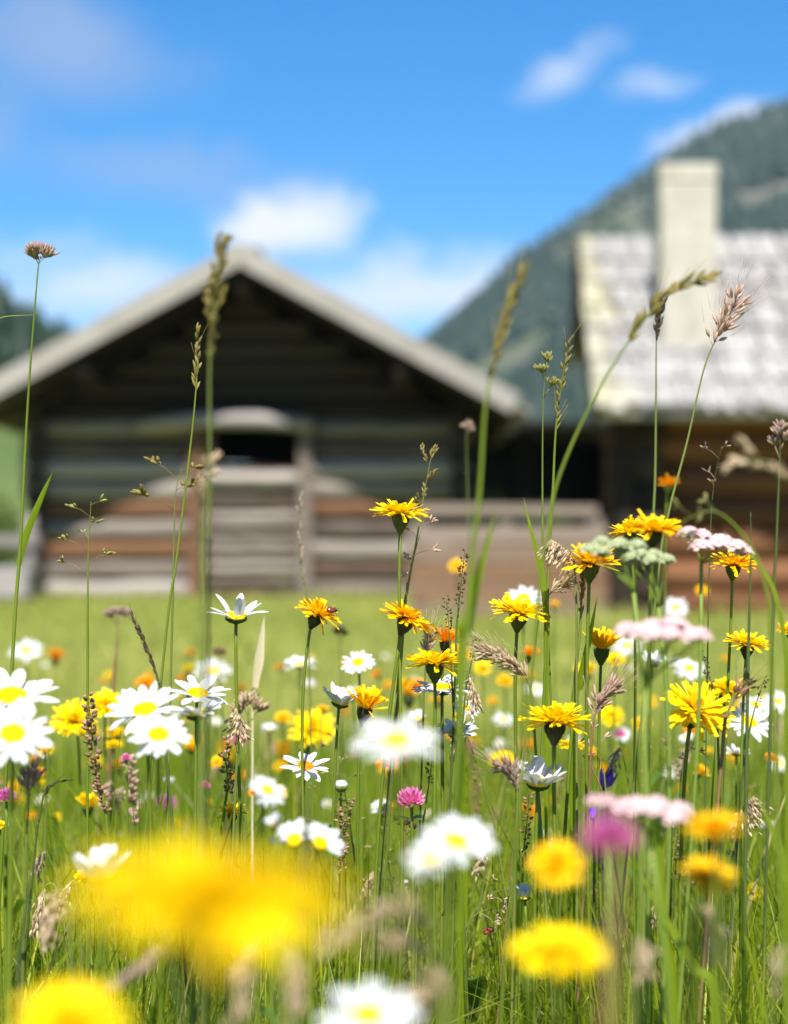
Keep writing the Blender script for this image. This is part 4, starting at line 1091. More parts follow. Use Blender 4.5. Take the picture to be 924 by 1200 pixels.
# ------------------------------------------------------------------ hawkbits, one by one
H = [
 (470, 599, 66, 1.10, 4, 2, 'open', 'yellow', 'bright yellow hawkbit standing tallest before the barn wall', 'calyx', 0),
 (479, 722, 66, 1.10, 2, 24, 'droop', 'gold', 'golden hawkbit leaning over on a bent stem', 'calyx_dark', -60),
 (524, 744, 38, 1.16, 14, 10, 'cup', 'orange', 'orange half-closed hawkbit cup with rusty dry tips', 'calyx', 0),
 (510, 774, 68, 1.08, 3, 0, 'open', 'yellow', 'flat yellow hawkbit under the orange cup, rays spread level', 'calyx', 0),
 (537, 766, 38, 1.35, 30, 0, 'open', 'gold', 'soft golden hawkbit just behind the flat yellow one', 'calyx', 0),
 (431, 820, 50, 1.12, 16, 14, 'cup', 'gold', 'ragged orange-gold hawkbit cup touching a white daisy', 'calyx_dark', 0),
 (609, 715, 68, 1.10, 12, 6, 'open', 'yellow', 'sharp yellow hawkbit with a pale daisy showing behind it', 'calyx', 0),
 (536, 663, 26, 2.0, 40, 0, 'open', 'gold', 'small blurred hawkbit before the plank fence', 'calyx_pale', 0),
 (622, 764, 26, 1.45, 10, 10, 'cup', 'orange', 'small rusty orange hawkbit bud opening under the sharp yellow one', 'calyx', 0),
 (693, 655, 68, 1.08, 10, 4, 'ragged', 'gold', 'shaggy golden hawkbit with a dry grass scrap across it', 'calyx', 0),
 (737, 621, 52, 1.12, 6, -10, 'ragged', 'yellow', 'yellow hawkbit with wispy rays behind the topmost blurred one', 'calyx', 0),
 (767, 617, 68, 0.96, 14, 4, 'open', 'gold', 'soft golden hawkbit at the top of the umbel cluster', 'calyx_dark', 0),
 (784, 564, 28, 1.5, 8, 6, 'cup', 'orange', 'orange half-open hawkbit rising highest against the dark hut wall', 'calyx_pale', 0),
 (860, 658, 58, 1.10, 16, 2, 'open', 'gold', 'golden hawkbit directly beneath the pink umbel rim', 'calyx', 0),
 (877, 752, 54, 1.10, 12, 6, 'open', 'yellow', 'spiky yellow hawkbit with dark cup on a slim stem below the umbel', 'calyx_dark', 0),
 (706, 750, 50, 1.12, 12, 2, 'cup', 'gold', 'upright golden hawkbit cup under the shaggy one', 'calyx', 0),
 (651, 841, 82, 1.04, 6, 2, 'open', 'yellow', 'broad sharp yellow hawkbit seen from its edge, dark cup below', 'calyx_dark', 0),
 (819, 829, 84, 1.04, 38, 14, 'open', 'yellow', 'broad shaggy yellow hawkbit tipped to show its face', 'calyx_dark', 0),
 (850, 806, 54, 1.25, 12, 0, 'open', 'yellow', 'yellow hawkbit half hidden above the broad shaggy one', 'calyx', 0),
 (924, 737, 30, 1.10, 14, -8, 'open', 'gold', 'golden hawkbit cut off by the frame edge beside the umbel', 'calyx', 0),
 (86, 842, 56, 1.38, 46, -6, 'open', 'yellow', 'soft yellow hawkbit facing outward, lower of a blurred pair', 'calyx', 0),
 (124, 824, 46, 1.40, 36, 6, 'open', 'yellow', 'soft yellow hawkbit, upper of a blurred pair', 'calyx', 0),
 (66, 767, 30, 2.3, 8, 8, 'cup', 'orange', 'small orange hawkbit in the pale lawn above the large twin daisies', 'calyx_dark', 0),
 (224, 764, 18, 2.6, 10, 0, 'cup', 'orange', 'tiny orange hawkbit dot over the far lawn', 'calyx', 0),
 (171, 799, 30, 1.9, 20, 0, 'open', 'orange', 'orange hawkbit dome peeping over the tight daisy trio', 'calyx', 0),
 (328, 781, 18, 2.2, 10, 0, 'cup', 'orange', 'tiny rusty hawkbit beside the edge-on little daisy', 'calyx_dark', 0),
 (366, 852, 58, 1.6, 44, 0, 'open', 'yellow', 'large soft yellow hawkbit blur behind the beetle stem', 'calyx', 0),
 (332, 840, 24, 1.7, 30, 0, 'open', 'gold', 'small soft golden hawkbit next to a larger yellow blur', 'calyx', 0),
 (136, 858, 28, 1.5, 10, 0, 'cup', 'yellow', 'small yellow hawkbit cup under the blurred pair', 'calyx_pale', 0),
 (133, 872, 26, 1.45, 6, 0, 'open', 'yellow', 'little bright yellow hawkbit with level rays, beneath a small cup', 'calyx_pale', 0),
 (104, 939, 34, 1.30, 8, 6, 'cup', 'yellow', 'yellow bowl-shaped hawkbit low beside the reddish seed spike', 'calyx', 0),
 (43, 905, 24, 1.6, 30, 0, 'open', 'orange', 'blurred orange hawkbit in the grass under the twin daisies', 'calyx', 0),
 (51, 918, 12, 1.4, 5, 0, 'closed', 'yellow', 'small round yellow hawkbit bud below a blurred orange one', 'calyx_pale', 0),
 (273, 950, 38, 1.12, 8, 4, 'ragged', 'yellow', 'sharp yellow hawkbit tuft just above the huge blurred bloom', 'calyx', 0),
 (250, 1038, 350, 0.28, 1, 3, 'flat', 'yellow', 'huge blurred yellow hawkbit filling the near corner of the meadow', 'calyx_dark', 0),
 (82, 1196, 150, 0.42, 30, 0, 'open', 'yellow', 'very blurred yellow hawkbit cut by the bottom edge', 'calyx', 0),
 (653, 1012, 72, 0.62, 52, 0, 'open', 'gold', 'blurred round golden hawkbit near the magenta clover', 'calyx_dark', 0),
 (660, 1110, 124, 0.54, 12, 4, 'flat', 'yellow', 'large blurred yellow hawkbit under the round golden one', 'calyx_dark', 0),
 (610, 1114, 42, 0.56, 20, -20, 'cup', 'yellow', 'small blurred yellow hawkbit sticking out behind the large one', 'calyx', 0),
 (838, 968, 78, 0.62, 12, -4, 'open', 'gold', 'blurred golden hawkbit at the end of the low pink umbel', 'calyx_dark', 0),
 (832, 1026, 70, 0.64, 34, 14, 'open', 'gold', 'blurred golden hawkbit tipped towards the viewer beneath the one by the umbel', 'calyx_dark', 0),
 (566, 782, 26, 1.7, 40, 0, 'open', 'yellow', 'small soft yellow hawkbit left of the fuzzy curved grass head', 'calyx', 0),
 (592, 797, 24, 1.8, 36, 0, 'open', 'gold', 'small soft golden hawkbit below the fuzzy curved grass head', 'calyx', 0),
 (688, 784, 32, 1.6, 20, 0, 'cup', 'yellow', 'soft yellow hawkbit behind the grass tangle under the golden cup', 'calyx', 0),
 (722, 772, 26, 1.5, 30, 0, 'open', 'yellow', 'soft yellow hawkbit half behind the upright golden cup', 'calyx', 0),
 (716, 838, 34, 1.6, 36, 0, 'open', 'yellow', 'soft yellow hawkbit between the two broad sharp ones', 'calyx', 0),
 (752, 848, 26, 1.7, 34, 0, 'open', 'gold', 'soft golden hawkbit near the umbel stalk in midmeadow', 'calyx', 0),
 (671, 872, 32, 1.25, 8, 4, 'open', 'yellow', 'small crisp yellow hawkbit under the broad sharp one', 'calyx_dark', 0),
 (590, 890, 36, 1.7, 20, 0, 'open', 'yellow', 'soft yellow hawkbit above the upright white cup daisy', 'calyx', 0),
 (455, 900, 26, 1.9, 40, 0, 'open', 'gold', 'dim soft golden hawkbit under the big blurred daisy', 'calyx', 0),
 (831, 880, 16, 1.8, 20, 0, 'cup', 'yellow', 'tiny soft yellow hawkbit beside the saucer daisy', 'calyx', 0),
 (650, 708, 18, 1.8, 14, 0, 'cup', 'gold', 'small soft hawkbit beside the pale peeping daisy', 'calyx_pale', 0),
 (302, 926, 22, 0.95, 20, -20, 'cup', 'orange', 'orange hawkbit scrap tucked under the sideways blurred daisy', 'calyx', 0),
 (2, 966, 16, 1.05, 20, 20, 'open', 'yellow', 'sharp sliver of yellow hawkbit at the frame edge', 'calyx', 0),
 (225, 874, 24, 1.7, 20, 0, 'cup', 'gold', 'soft golden hawkbit under the edge-on blurred daisy', 'calyx', 0),
 (823, 692, 20, 1.9, 40, 0, 'open', 'gold', 'faint golden hawkbit against the sunlit foot of the hut wall', 'calyx_pale', 0),
 (812, 852, 26, 1.7, 30, 0, 'open', 'orange', 'soft orange hawkbit behind the tipped shaggy one', 'calyx', 0),
 (96, 1026, 20, 1.05, 20, -20, 'cup', 'yellow', 'small sharp yellow hawkbit under the shaded shuttlecock daisy', 'calyx', 0),
 (885, 1046, 26, 1.4, 40, 20, 'open', 'yellow', 'pale yellow hawkbit half buried in green blades', 'calyx_pale', 0),
 (530, 862, 18, 1.6, 20, 0, 'open', 'orange', 'small orange hawkbit between the thin-petalled daisy and the stem', 'calyx', 0),
 (212, 795, 16, 2.0, 20, 0, 'cup', 'orange', 'orange speck of hawkbit behind the crisp spaced daisy', 'calyx', 0),
]
for q in H:
    px, py, W_, d, face, turn, kind, col, lab, cal, lean = q
    hawk(px, py, W_, d, face, turn, kind, col, lab, calyx=cal, lean=lean, hair=0.0008 if 0.9 < d < 1.2 and W_ > 40 else 0)
# the hawkbit with a beetle on it
eH, cH, nH, sH = hawk(374, 716, 56, 1.10, 8, 26, 'ragged', 'gold', 'golden hawkbit carrying a small brown beetle on a straight stem', calyx='calyx_dark', hair=0.0008)
def beetle(p, s, up, ahead, mat, label, name='beetle'):
    e = empty(name, p, label, 'beetle')
    z = up.normalized(); x = (ahead - z * ahead.dot(z)).normalized(); y = z.cross(x)
    mt = Matrix((x, y, z)).transposed().to_4x4() @ Matrix.Scale(s, 4)
    def ell(cx_, cz_, rx, ry, rz, n=12):
        mb = MB(); vs = []; fs = []
        for i in range(n + 1):
            t = math.pi * i / n
            for k in range(14):
                a = 2 * math.pi * k / 14
                yv = ry * math.sin(t) * math.cos(a); zv = rz * math.sin(t) * math.sin(a)
                if zv < 0: zv *= 0.45
                if abs(yv) < 0.06 * ry and zv > 0: zv *= 0.94
                vs.append((cx_ - rx * math.cos(t), yv, cz_ + zv))
        for i in range(n):
            for k in range(14):
                fs.append((i * 14 + k, i * 14 + (k + 1) % 14, (i + 1) * 14 + (k + 1) % 14, (i + 1) * 14 + k))
        mb.add(vs, fs); return mb
    part('wing_cases', ell(-0.15, 0.28, 0.85, 0.62, 0.52).mesh('wing_cases', M[mat]), e, mt)
    part('thorax', ell(0.72, 0.26, 0.32, 0.44, 0.34).mesh('thorax', M['insect_black']), e, mt)
    part('head', ell(1.02, 0.2, 0.2, 0.26, 0.22).mesh('head', M['insect_black']), e, mt)
    for sd in (-1, 1):
        for (xa, xb) in ((0.55, 0.95), (0.2, 0.25), (-0.2, -0.6)):
            mb = MB(); mb.tube([Vector((xa, sd * .3, .2)), Vector(((xa + xb) / 2, sd * .7, .3)), Vector((xb, sd * .98, -0.02))], [.06, .05, .03], 5)
            part('leg', mb.mesh('leg', M['insect_black']), e, mt)
        mb = MB(); mb.tube([Vector((1.15, sd * .1, .25)), Vector((1.4, sd * .25, .36)), Vector((1.6, sd * .5, .3))], [.03, .025, .03], 5)
        part('antenna', mb.mesh('antenna', M['insect_black']), e, mt)
    return e
beetle(at(388, 716, 1.086), 6.4 * 1.1 / F, Vector((0.35, -0.8, 0.55)), Vector((1, 0.2, 0.1)), 'beetle', 'small shiny red-brown beetle clinging to the golden hawkbit head')

# ------------------------------------------------------------------ pink umbels (yarrow), clover, bellflower
def umbel(px, py, W_, d, tilt, label, mats=('pink_pale', 'pale_stem'), clusters=9, joint=None, root_px=0, fl=0.0018, csize=0.135):
    d = near(d)
    wd = W_ * d / F
    c = at(px, py, d)
    j = at(joint[0], joint[1], d) if joint else c + Vector((0, 0, -0.55 * wd))
    root = Vector((j.x + root_px * d / F, j.y + .01, 0)); root.z = ground_z(root.y)
    e = empty('umbel_flower', root, label, 'umbel flower', 'pale umbels in the meadow')
    r = 0.0008
    mb = MB(); h = (j - root).length
    mb.tube(bez(Vector((0, 0, -.01)), Vector((rnd.uniform(-.03, .03), 0, h * .4)), (j - root) - Vector((rnd.uniform(-.02, .02), 0, h * .3)), j - root, 14), [r * 1.15] * 15, 8); mb.build('stem', M[mats[1]], e)
    for i in range(clusters):
        rr_ = math.sqrt((i + 0.4) / clusters); a = i * 2.39996
        q = Vector((rr_ * math.cos(a), 0.8 * rr_ * math.sin(a), 0)) * wd * 0.42
        q.z = -0.10 * wd * rr_ ** 2 + q.x * math.tan(R(tilt)) + rnd.uniform(-.06, .06) * wd
        hd = c + q
        st = (hd - j)
        rb = MB(); pp = bez(j - root, j - root + Vector((st.x * .25, st.y * .25, st.z * .5)), hd - root - Vector((0, 0, st.z * .25)), hd - root, 8)
        rb.tube(pp, [r * .6 - r * .3 * t / 8 for t in range(9)], 6)
        ray = rb.build('ray', M[mats[1]], e)
        cb = MB(); k = 42; cr = wd * csize
        for m in range(k):
            f = math.sqrt((m + .5) / k); b = m * 2.39996
            o = Vector((f * math.cos(b), f * math.sin(b), 0.85 * math.sqrt(max(0, 1 - f * f)) - .15)) * cr
            p = hd - root + o; up = Vector((o.x, o.y, cr * .9)).normalized(); t1 = up.orthogonal().normalized(); t2 = up.cross(t1)
            ph = rnd.random() * 6
            for t in range(5):
                an = ph + t * 1.2566; dv = (t1 * math.cos(an) + t2 * math.sin(an)); sd = up.cross(dv)
                l = fl * rnd.uniform(.8, 1.2)
                cb.add([p, p + dv * l * .6 + sd * l * .42 + up * l * .15, p + dv * l * 1.1 + up * l * .3, p + dv * l * .6 - sd * l * .42 + up * l * .15], [(0, 1, 2, 3)])
            cb.tube([hd - root - Vector((0, 0, cr * .25)), p], .0003, 3)
        cb.build('flower_cluster', M[mats[0]], ray)
    return e
umbel(780, 738, 112, 0.80, -3, 'pale pink umbel with thick green rays, nearest and widest of the pink umbels', clusters=10, joint=(757, 806), root_px=-4)
umbel(835, 634, 96, 0.95, -15, 'tilted pale pink umbel at the top, overlapping a golden hawkbit', clusters=9, joint=(822, 652 + 8), root_px=-30)
umbel(760, 944, 100, 0.74, -6, 'pale pink umbel low in the meadow between magenta clover and golden hawkbit', clusters=9, joint=(762, 985), root_px=6)
umbel(704, 938, 40, 0.74, 8, 'small mauve-pink umbel knot beside the low pink umbel', clusters=4, joint=(712, 985), root_px=4)
umbel(718, 638, 92, 0.90, 4, 'greenish unopened umbel with forked rays under the top hawkbits', mats=('bud_green', 'pale_stem'), clusters=8, joint=(743, 695), root_px=4, fl=0.0014, csize=0.115)
umbel(760, 652, 60, 0.92, -4, 'second greenish unopened umbel on a thick stalk, under the blurred golden hawkbit', mats=('bud_green', 'pale_stem'), clusters=6, joint=(772, 712), root_px=2, fl=0.0014, csize=0.16)

def clover(px, py, W_, d, label, mat='clover', tall=1.0, leaves=True):
    d = near(d)
    s = W_ * d / F / 2
    n = facing(rnd.uniform(4, 14), rnd.uniform(-8, 8))
    e, c, base, root = plant('clover', label, 'clover', 'clover heads in the meadow', px, py, d, n, 0.8 * s, (rnd.uniform(-.01, .01), 0.01))
    mb = MB(); rr_ = random.Random(int(px * 3 + py))
    for k in range(64):
        z = 1 - 1.45 * (k + .5) / 64; f = math.sqrt(max(0, 1 - z * z)); a = k * 2.39996
        dr = Vector((f * math.cos(a), f * math.sin(a), z * tall)).normalized()
        q = (dr * .9 + Vector((0, 0, .55))).normalized(); sd = q.orthogonal().normalized()
        sd = q.cross(dr); sd = sd.normalized() if sd.length > 1e-3 else q.orthogonal().normalized()
        p0 = dr * .3; l = rr_.uniform(.6, .8)
        p1 = p0 + q * l * .5 + dr * .06; p2 = p0 + q * l + dr * .16
        mb.ribbon([p0, p1, (p1 + p2) / 2 + dr * .05, p2], [.08, .14, .14, .03], sd, fold=-.7)
    mt = Matrix.Translation(c - root) @ rot_to(n) @ Matrix.Scale(s, 4)
    part('flower_head', mb.mesh('flower_head', M[mat]), e, mt)
    stem_mesh(base + n * s * .4, n, root, max(.0008, .09 * s), max(.001, .11 * s)).build('stem', M['stem'], e)
    if leaves:
        mb = MB()
        for k in range(3):
            a = k * 2.094 + 1; dv = Vector((math.cos(a), math.sin(a), .15)); sd = Vector((-dv.y, dv.x, 0))
            p = (base - root) - n * (0.5 * s)
            mb.ribbon([p, p + dv * s * .5, p + dv * s * 1.0, p + dv * s * 1.35 - Vector((0, 0, .1 * s))], [.03 * s, .28 * s, .3 * s, .03 * s], sd, fold=.2)
        mb.build('leaf', M['leaf'], e)
    return e
clover(482, 940, 32, 1.05, 'bright pink clover head, sharp, beside the tiny white daisy')
clover(716, 988, 62, 0.48, 'magenta clover blur in front of the low pink umbel', 'magenta', leaves=False)
clover(240, 922, 13, 1.25, 'small pink clover bud above the yellow tuft', leaves=False)
clover(281, 868, 20, 1.7, 'soft pink clover behind the thin seed spike', leaves=False)
clover(196, 942, 22, 1.6, 'dull pink clover deep in the grass over the huge yellow bloom', 'magenta', leaves=False)
clover(586, 958, 18, 1.9, 'dim pink clover beyond the upright cup daisy', leaves=False)
clover(551, 876, 12, 1.9, 'tiny pink clover dot under the thin-petalled daisy', leaves=False)
clover(727, 862, 14, 1.6, 'tiny pink clover dot between the broad sharp hawkbits', leaves=False)
clover(487, 1008, 14, 1.5, 'small rosy clover half hidden by the overlapping daisies', leaves=False)
clover(148, 889, 11, 1.2, 'small bright pink clover bud topping a pale spike', leaves=False)
clover(8, 935, 22, 1.0, 'dull mauve clover at the frame edge', 'magenta', leaves=False)

def bell(px, py, W_, d, label, flip=False):
    s = W_ * d / F / 2
    n = facing(20, 14)
    if flip: n = Vector((-.25, -.3, -.9)).normalized()
    e, c, base, root = plant('bellflower', label, 'bellflower', None, px, py, d, n, 0.8 * s, (0.004, 0.02))
    mb = MB()
    for k in range(5):
        a = k * 1.2566; q = Vector((math.cos(a), math.sin(a), 0)); t = Vector((-q.y, q.x, 0))
        mb.ribbon([q * .25 + Vector((0, 0, -.8)), q * .62 + Vector((0, 0, -.3)), q * .7 + Vector((0, 0, .3)), q * .85 + Vector((0, 0, .75)), q * 1.0 + Vector((0, 0, 1.05))], [.15, .42, .5, .34, .04], t, fold=-.15)
    mt = Matrix.Translation(c - root) @ rot_to(n) @ Matrix.Scale(s, 4)
    part('petal_bell', mb.mesh('petal_bell', M['purple']), e, mt)
    mb = MB(); mb.lathe([(0.06, -1.2), (0.22, -1.0), (0.3, -.75)], 8); part('calyx', mb.mesh('calyx', M['calyx']), e, mt)
    stem_mesh(base - n * s * .3, n if not flip else Vector((0, 0, 1)), root, .0008, .0011).build('stem', M['dark_stem'], e)
    return e
bell(711, 914, 22, 1.22, 'violet bellflower behind the low pink umbel')
bell(694, 952, 16, 1.22, 'smaller violet bellflower drooping under the first one', True)
# ------------------------------------------------------------------ grasses picked one by one
OT = ('olive_stem', 'seed_tan'); OO = ('olive_stem', 'seed_olive'); ST = ('stem', 'seed_olive'); SG = ('stem', 'seed_green')
DD = ('dark_stem', 'seed_dark'); BR = ('stem', 'seed_rust'); TP = ('brown_stem', 'seed_pink'); OM = ('olive_stem', 'seed_mauve')
stalk('tall cocksfoot stem with one tufted purplish head against the sky', [(48, 300), (44, 325), (33, 470), (24, 640), (15, 770)], 1.1, 'cocksfoot', 9, ('stem', 'seed_mauve'), r=0.0012, size=1.2, dens=1.1, spread=1.1,
      leaf=[([(22, 662), (32, 625), (48, 585), (62, 553)], 9, 'grass')])
stalk('thin dry bent stem entering at the frame edge beside the cocksfoot', [(40, 369), (20, 370), (0, 373), (-40, 390), (-80, 470)], 1.1, 'none', 1, ('pale_stem', 'seed_tan'), r=0.0007)
stalk('slim stem with a narrow olive seed spike before the barn gable', [(231, 386), (232, 420), (226, 500), (208, 650), (192, 770)], 1.1, 'spike', 76, ST, r=0.0009, dens=.75, size=1.05)
stalk('short oat grass with a few drooping golden spikelets before the barn', [(213, 548), (206, 580), (204, 640), (203, 700), (201, 770)], 1.14, 'airy', 60, ('olive_stem', 'seed_olive'), r=.0008, dens=1.0, size=1.75, spread=1.2)
stalk('tall blurred branching grass panicle in front of the barn peak', [(262, 292), (252, 350), (246, 430), (246, 560), (245, 700)], 0.80, 'panicle', 150, ('olive_stem', 'seed_olive'), r=.0008, dens=1.7, size=.85, spread=.32)
stalk('blurred grass head at half height beside the tall branching panicle', [(248, 540), (240, 575), (237, 630), (237, 700)], 0.78, 'panicle', 60, OT, r=.001, dens=1.2, size=.6)
stalk('delicate airy meadow grass with pale open branches over the lawn', [(107, 588), (104, 640), (103, 720), (103, 810)], 1.1, 'airy', 95, ('stem', 'seed_green'), r=.0009, dens=1.3, size=1.15)
stalk('thin mauve grass spike before the barn door post', [(352, 580), (351, 630), (354, 670), (360, 700), (362, 760)], 1.35, 'spike', 110, OM, r=.0008, dens=.3, size=1.0)
stalk('brownish loose grass panicle beside the tallest yellow hawkbit', [(507, 528), (497, 580), (489, 630), (478, 690), (470, 760)], 1.12, 'panicle', 90, OO, r=.0009, dens=.8, size=.75, spread=.8)
stalk('pinkish sparse grass sprig crossing the tallest hawkbit stem', [(497, 610), (486, 650), (478, 690), (474, 730)], 1.12, 'airy', 90, ('olive_stem', 'seed_pink'), r=.0007, dens=.7, size=1.0)
stalk('thick blurred green stalk with long seed head leaning over the barn roof', [(613, 322), (588, 390), (570, 470), (562, 580), (546, 760)], 0.78, 'spike', 130, ('stem', 'seed_olive'), r=.0011, dens=1.1, size=1.15)
stalk('thin stem with a plump green-pink cocksfoot knot', [(641, 424), (637, 470), (636, 560), (637, 660), (642, 740)], 1.12, 'cocksfoot', 60, SG, r=.0009, dens=.8, size=.9, spread=.7)
stalk('slender stem with a golden upright seed spike over the mountain foot', [(667, 398), (660, 440), (652, 500), (648, 580), (642, 700)], 1.1, 'spike', 110, ST, r=.001, dens=.6, size=1.0)
stalk('arching blurred grass with long bowed head across the shingle roof', [(832, 325), (790, 340), (755, 375), (700, 460), (655, 560), (640, 640), (630, 720)], 0.88, 'spike', 130, ('stem', 'seed_olive'), r=.0009, dens=.7, size=1.35, spread=1.2)
stalk('upright thin stem ending in a dark narrow tuft before the chimney', [(776, 352), (770, 390), (769, 470), (768, 560), (764, 680)], 1.02, 'spike', 50, ('olive_stem', 'seed_dark'), r=.0009, dens=1.1, size=1.1, spread=1.1)
stalk('slanting stem with a feathery pink seed brush before the roof', [(862, 356), (846, 385), (826, 430), (805, 520), (783, 605), (770, 690)], 1.1, 'brush', 58, ('olive_stem', 'seed_pink'), r=.0009, size=1.15, spread=1.2)
stalk('tiny sparse purple panicle floating before the dark hut wall', [(846, 522), (838, 560), (834, 600), (832, 660), (830, 740)], 1.14, 'airy', 60, ('dark_stem', 'seed_mauve'), r=.0005, dens=.9, size=.85)
stalk('blurred tan grass head nodding in from the frame edge', [(868, 540), (905, 545), (940, 580), (960, 660), (965, 760)], 0.72, 'panicle', 90, OT, r=.0012, size=.8)
stalk('small grey-brown seed knob high by the frame edge', [(915, 505), (914, 540), (910, 640), (906, 740)], 1.0, 'cocksfoot', 40, ('dark_stem', 'seed_mauve'), r=.001, size=.85, spread=.5)
stalk('blurred green arching stem beside the tilted umbel', [(800, 610), (840, 600), (880, 640), (900, 700), (905, 800)], 0.84, 'airy', 50, ('stem', 'seed_green'), r=.001, size=.8)
stalk('thick dark green stem standing by the frame edge', [(880, 600), (880, 660), (878, 740), (876, 840)], 1.02, 'none', 1, ('dark_stem', 'seed_dark'), r=.0012)
stalk('dark thin spike beside the leaning golden hawkbit', [(545, 645), (541, 680), (537, 720), (534, 780)], 1.1, 'beads', 70, DD, r=.0008, dens=.8, size=.75)
stalk('shorter dark spike leaning beside the orange hawkbit cup', [(523, 700), (526, 730), (528, 770), (530, 800)], 1.1, 'beads', 40, DD, r=.0007, dens=.8, size=.7)
stalk('short dark grass tip rising past the flat yellow hawkbit', [(560, 745), (554, 770), (548, 800), (544, 830)], 1.12, 'beads', 30, DD, r=.0007, dens=.8, size=.7)
stalk('dark olive pointed grass spike leaning over the lawn', [(155, 722), (166, 745), (178, 775), (186, 800), (192, 850)], 1.05, 'spike', 80, ('dark_stem', 'seed_dark'), r=.0009, dens=1.2, size=.75, spread=.4)
stalk('reddish knobbly seed spike beside the soft yellow pair', [(104, 815), (107, 850), (113, 900), (122, 940), (128, 1000)], 1.05, 'beads', 140, BR, r=.0012, dens=1.0, size=1.35)
stalk('pinkish blurred seed spike left of the tight daisy trio stems', [(150, 886), (154, 920), (158, 960), (160, 1010)], 1.3, 'beads', 80, ('stem', 'seed_pink'), r=.0012, dens=1.1, size=1.7)
stalk('brown knobbly seed spike behind the sparse daisy stem', [(268, 868), (265, 890), (268, 925), (262, 960)], 1.1, 'beads', 70, BR, r=.001, dens=.9, size=1.3)
stalk('rusty beaded spike rising beside the upper stem in midmeadow', [(412, 938), (405, 960), (402, 1000), (400, 1060)], 1.12, 'beads', 90, BR, r=.0009, dens=.9, size=1.0)
stalk('thin rusty beaded spike next to another in midmeadow', [(398, 945), (400, 970), (404, 1010), (406, 1060)], 1.14, 'beads', 70, BR, r=.0008, dens=.6, size=.9)
stalk('beaded seed spike hanging under the upright cup daisy', [(620, 930), (618, 960), (614, 1000), (612, 1050)], 1.1, 'beads', 80, BR, r=.0008, dens=.6, size=.95)
stalk('rust-brown beaded spike behind the magenta clover stem', [(702, 1035), (700, 1070), (698, 1110), (697, 1150)], 1.25, 'beads', 90, BR, r=.001, dens=1.2, size=1.1)
stalk('second rust-brown beaded spike in the green gap', [(762, 1000), (762, 1040), (762, 1090), (760, 1140)], 1.3, 'beads', 100, BR, r=.001, dens=1.2, size=1.0)
stalk('slim red-brown seed spike above the saucer daisy grass', [(758, 868), (758, 890), (757, 930), (756, 980)], 1.3, 'beads', 60, BR, r=.0008, dens=.9, size=.9)
stalk('dark bud stem standing between two half daisies', [(361, 922), (361, 950), (359, 990), (356, 1060)], 0.78, 'none', 1, ('dark_stem', 'seed_dark'), r=.0016)
stalk('spent brown flower head on a reddish stalk over the lawn', [(138, 722), (138, 745), (135, 780), (132, 830)], 1.5, 'cocksfoot', 12, ('brown_stem', 'seed_mauve'), r=.0016, size=1.1, spread=1.3)
stalk('dry brown head under the cream pod in the lawn', [(292, 828), (291, 850), (290, 900), (288, 960)], 1.25, 'cocksfoot', 34, ('olive_stem', 'seed_tan'), r=.0011, size=1.4)
stalk('curled tan seed head above the brown seed spike', [(277, 830), (281, 846), (279, 880), (276, 930)], 1.08, 'nod', 26, OT, r=.0009, size=.85)
stalk('fuzzy curved tan grass head under the sharp yellow hawkbit', [(570, 764), (590, 772), (612, 788), (622, 810), (628, 880)], 1.06, 'brush', 62, ('olive_stem', 'seed_tan'), r=.0009, dens=3.2, size=.8)
stalk('small tan grass tip crossing the sharp yellow hawkbit side', [(661, 684), (648, 692), (634, 720), (624, 790)], 1.1, 'brush', 22, ('brown_stem', 'seed_tan'), r=.0006, dens=.9, size=.7)
stalk('curled tan sprig beside the shaggy golden hawkbit', [(646, 632), (660, 640), (672, 655), (676, 720), (676, 800)], 1.08, 'nod', 30, ('olive_stem', 'seed_tan'), r=.0009, size=.9)
stalk('bundled olive grass tips crossing the shaggy hawkbit stem', [(684, 655), (682, 690), (680, 740), (672, 830)], 1.09, 'spike', 70, ('stem', 'seed_olive'), r=.0012, dens=.8, size=.9)
stalk('tan pinkish grass tangle right of the broad edge-on hawkbit', [(718, 808), (704, 822), (696, 846), (692, 900)], 1.05, 'brush', 40, TP, r=.0008, dens=1.0, size=1.0)
stalk('pale seed spray below the sharp tangle in midmeadow', [(692, 858), (700, 876), (707, 905), (712, 950)], 1.12, 'airy', 40, ('olive_stem', 'seed_tan'), r=.0006, size=.9)
stalk('dark slender grass tip in front of the stacked daisies', [(897, 793), (888, 820), (880, 850), (872, 900), (866, 960)], 1.05, 'beads', 40, DD, r=.0009, dens=.6, size=.6)
stalk('dark angled grass tip beside the low yellow hawkbit', [(822, 762), (832, 795), (840, 820), (842, 880)], 1.05, 'beads', 55, DD, r=.0008, dens=.8, size=.65)
stalk('reddish dry sprig leaning on the broad shaggy hawkbit', [(874, 800), (862, 818), (852, 840), (846, 890)], 1.02, 'brush', 26, ('brown_stem', 'seed_rust'), r=.0012, dens=.5, size=.7)
stalk('tan drooping grass head with clear grains near the frame edge', [(884, 932), (872, 944), (868, 980), (862, 1040)], 1.1, 'nod', 34, OT, r=.001, size=1.0)
stalk('brown drooping grass head with clear grains low in the corner', [(46, 1070), (50, 1044), (62, 1036), (72, 1060), (78, 1110)], 1.1, 'nod', 34, OT, r=.001, size=1.1, spread=.8)
stalk('blurred tan grass head beside the clear-grained drooping one', [(56, 1075), (62, 1050), (70, 1042), (80, 1070), (84, 1120)], 0.85, 'nod', 40, OT, r=.001, size=1.0, spread=.8)
stalk('second clear tan grass head near the huge yellow bloom', [(72, 1052), (80, 1036), (88, 1034), (92, 1060), (96, 1120)], 1.1, 'nod', 26, OT, r=.0009, size=.9, spread=.8)
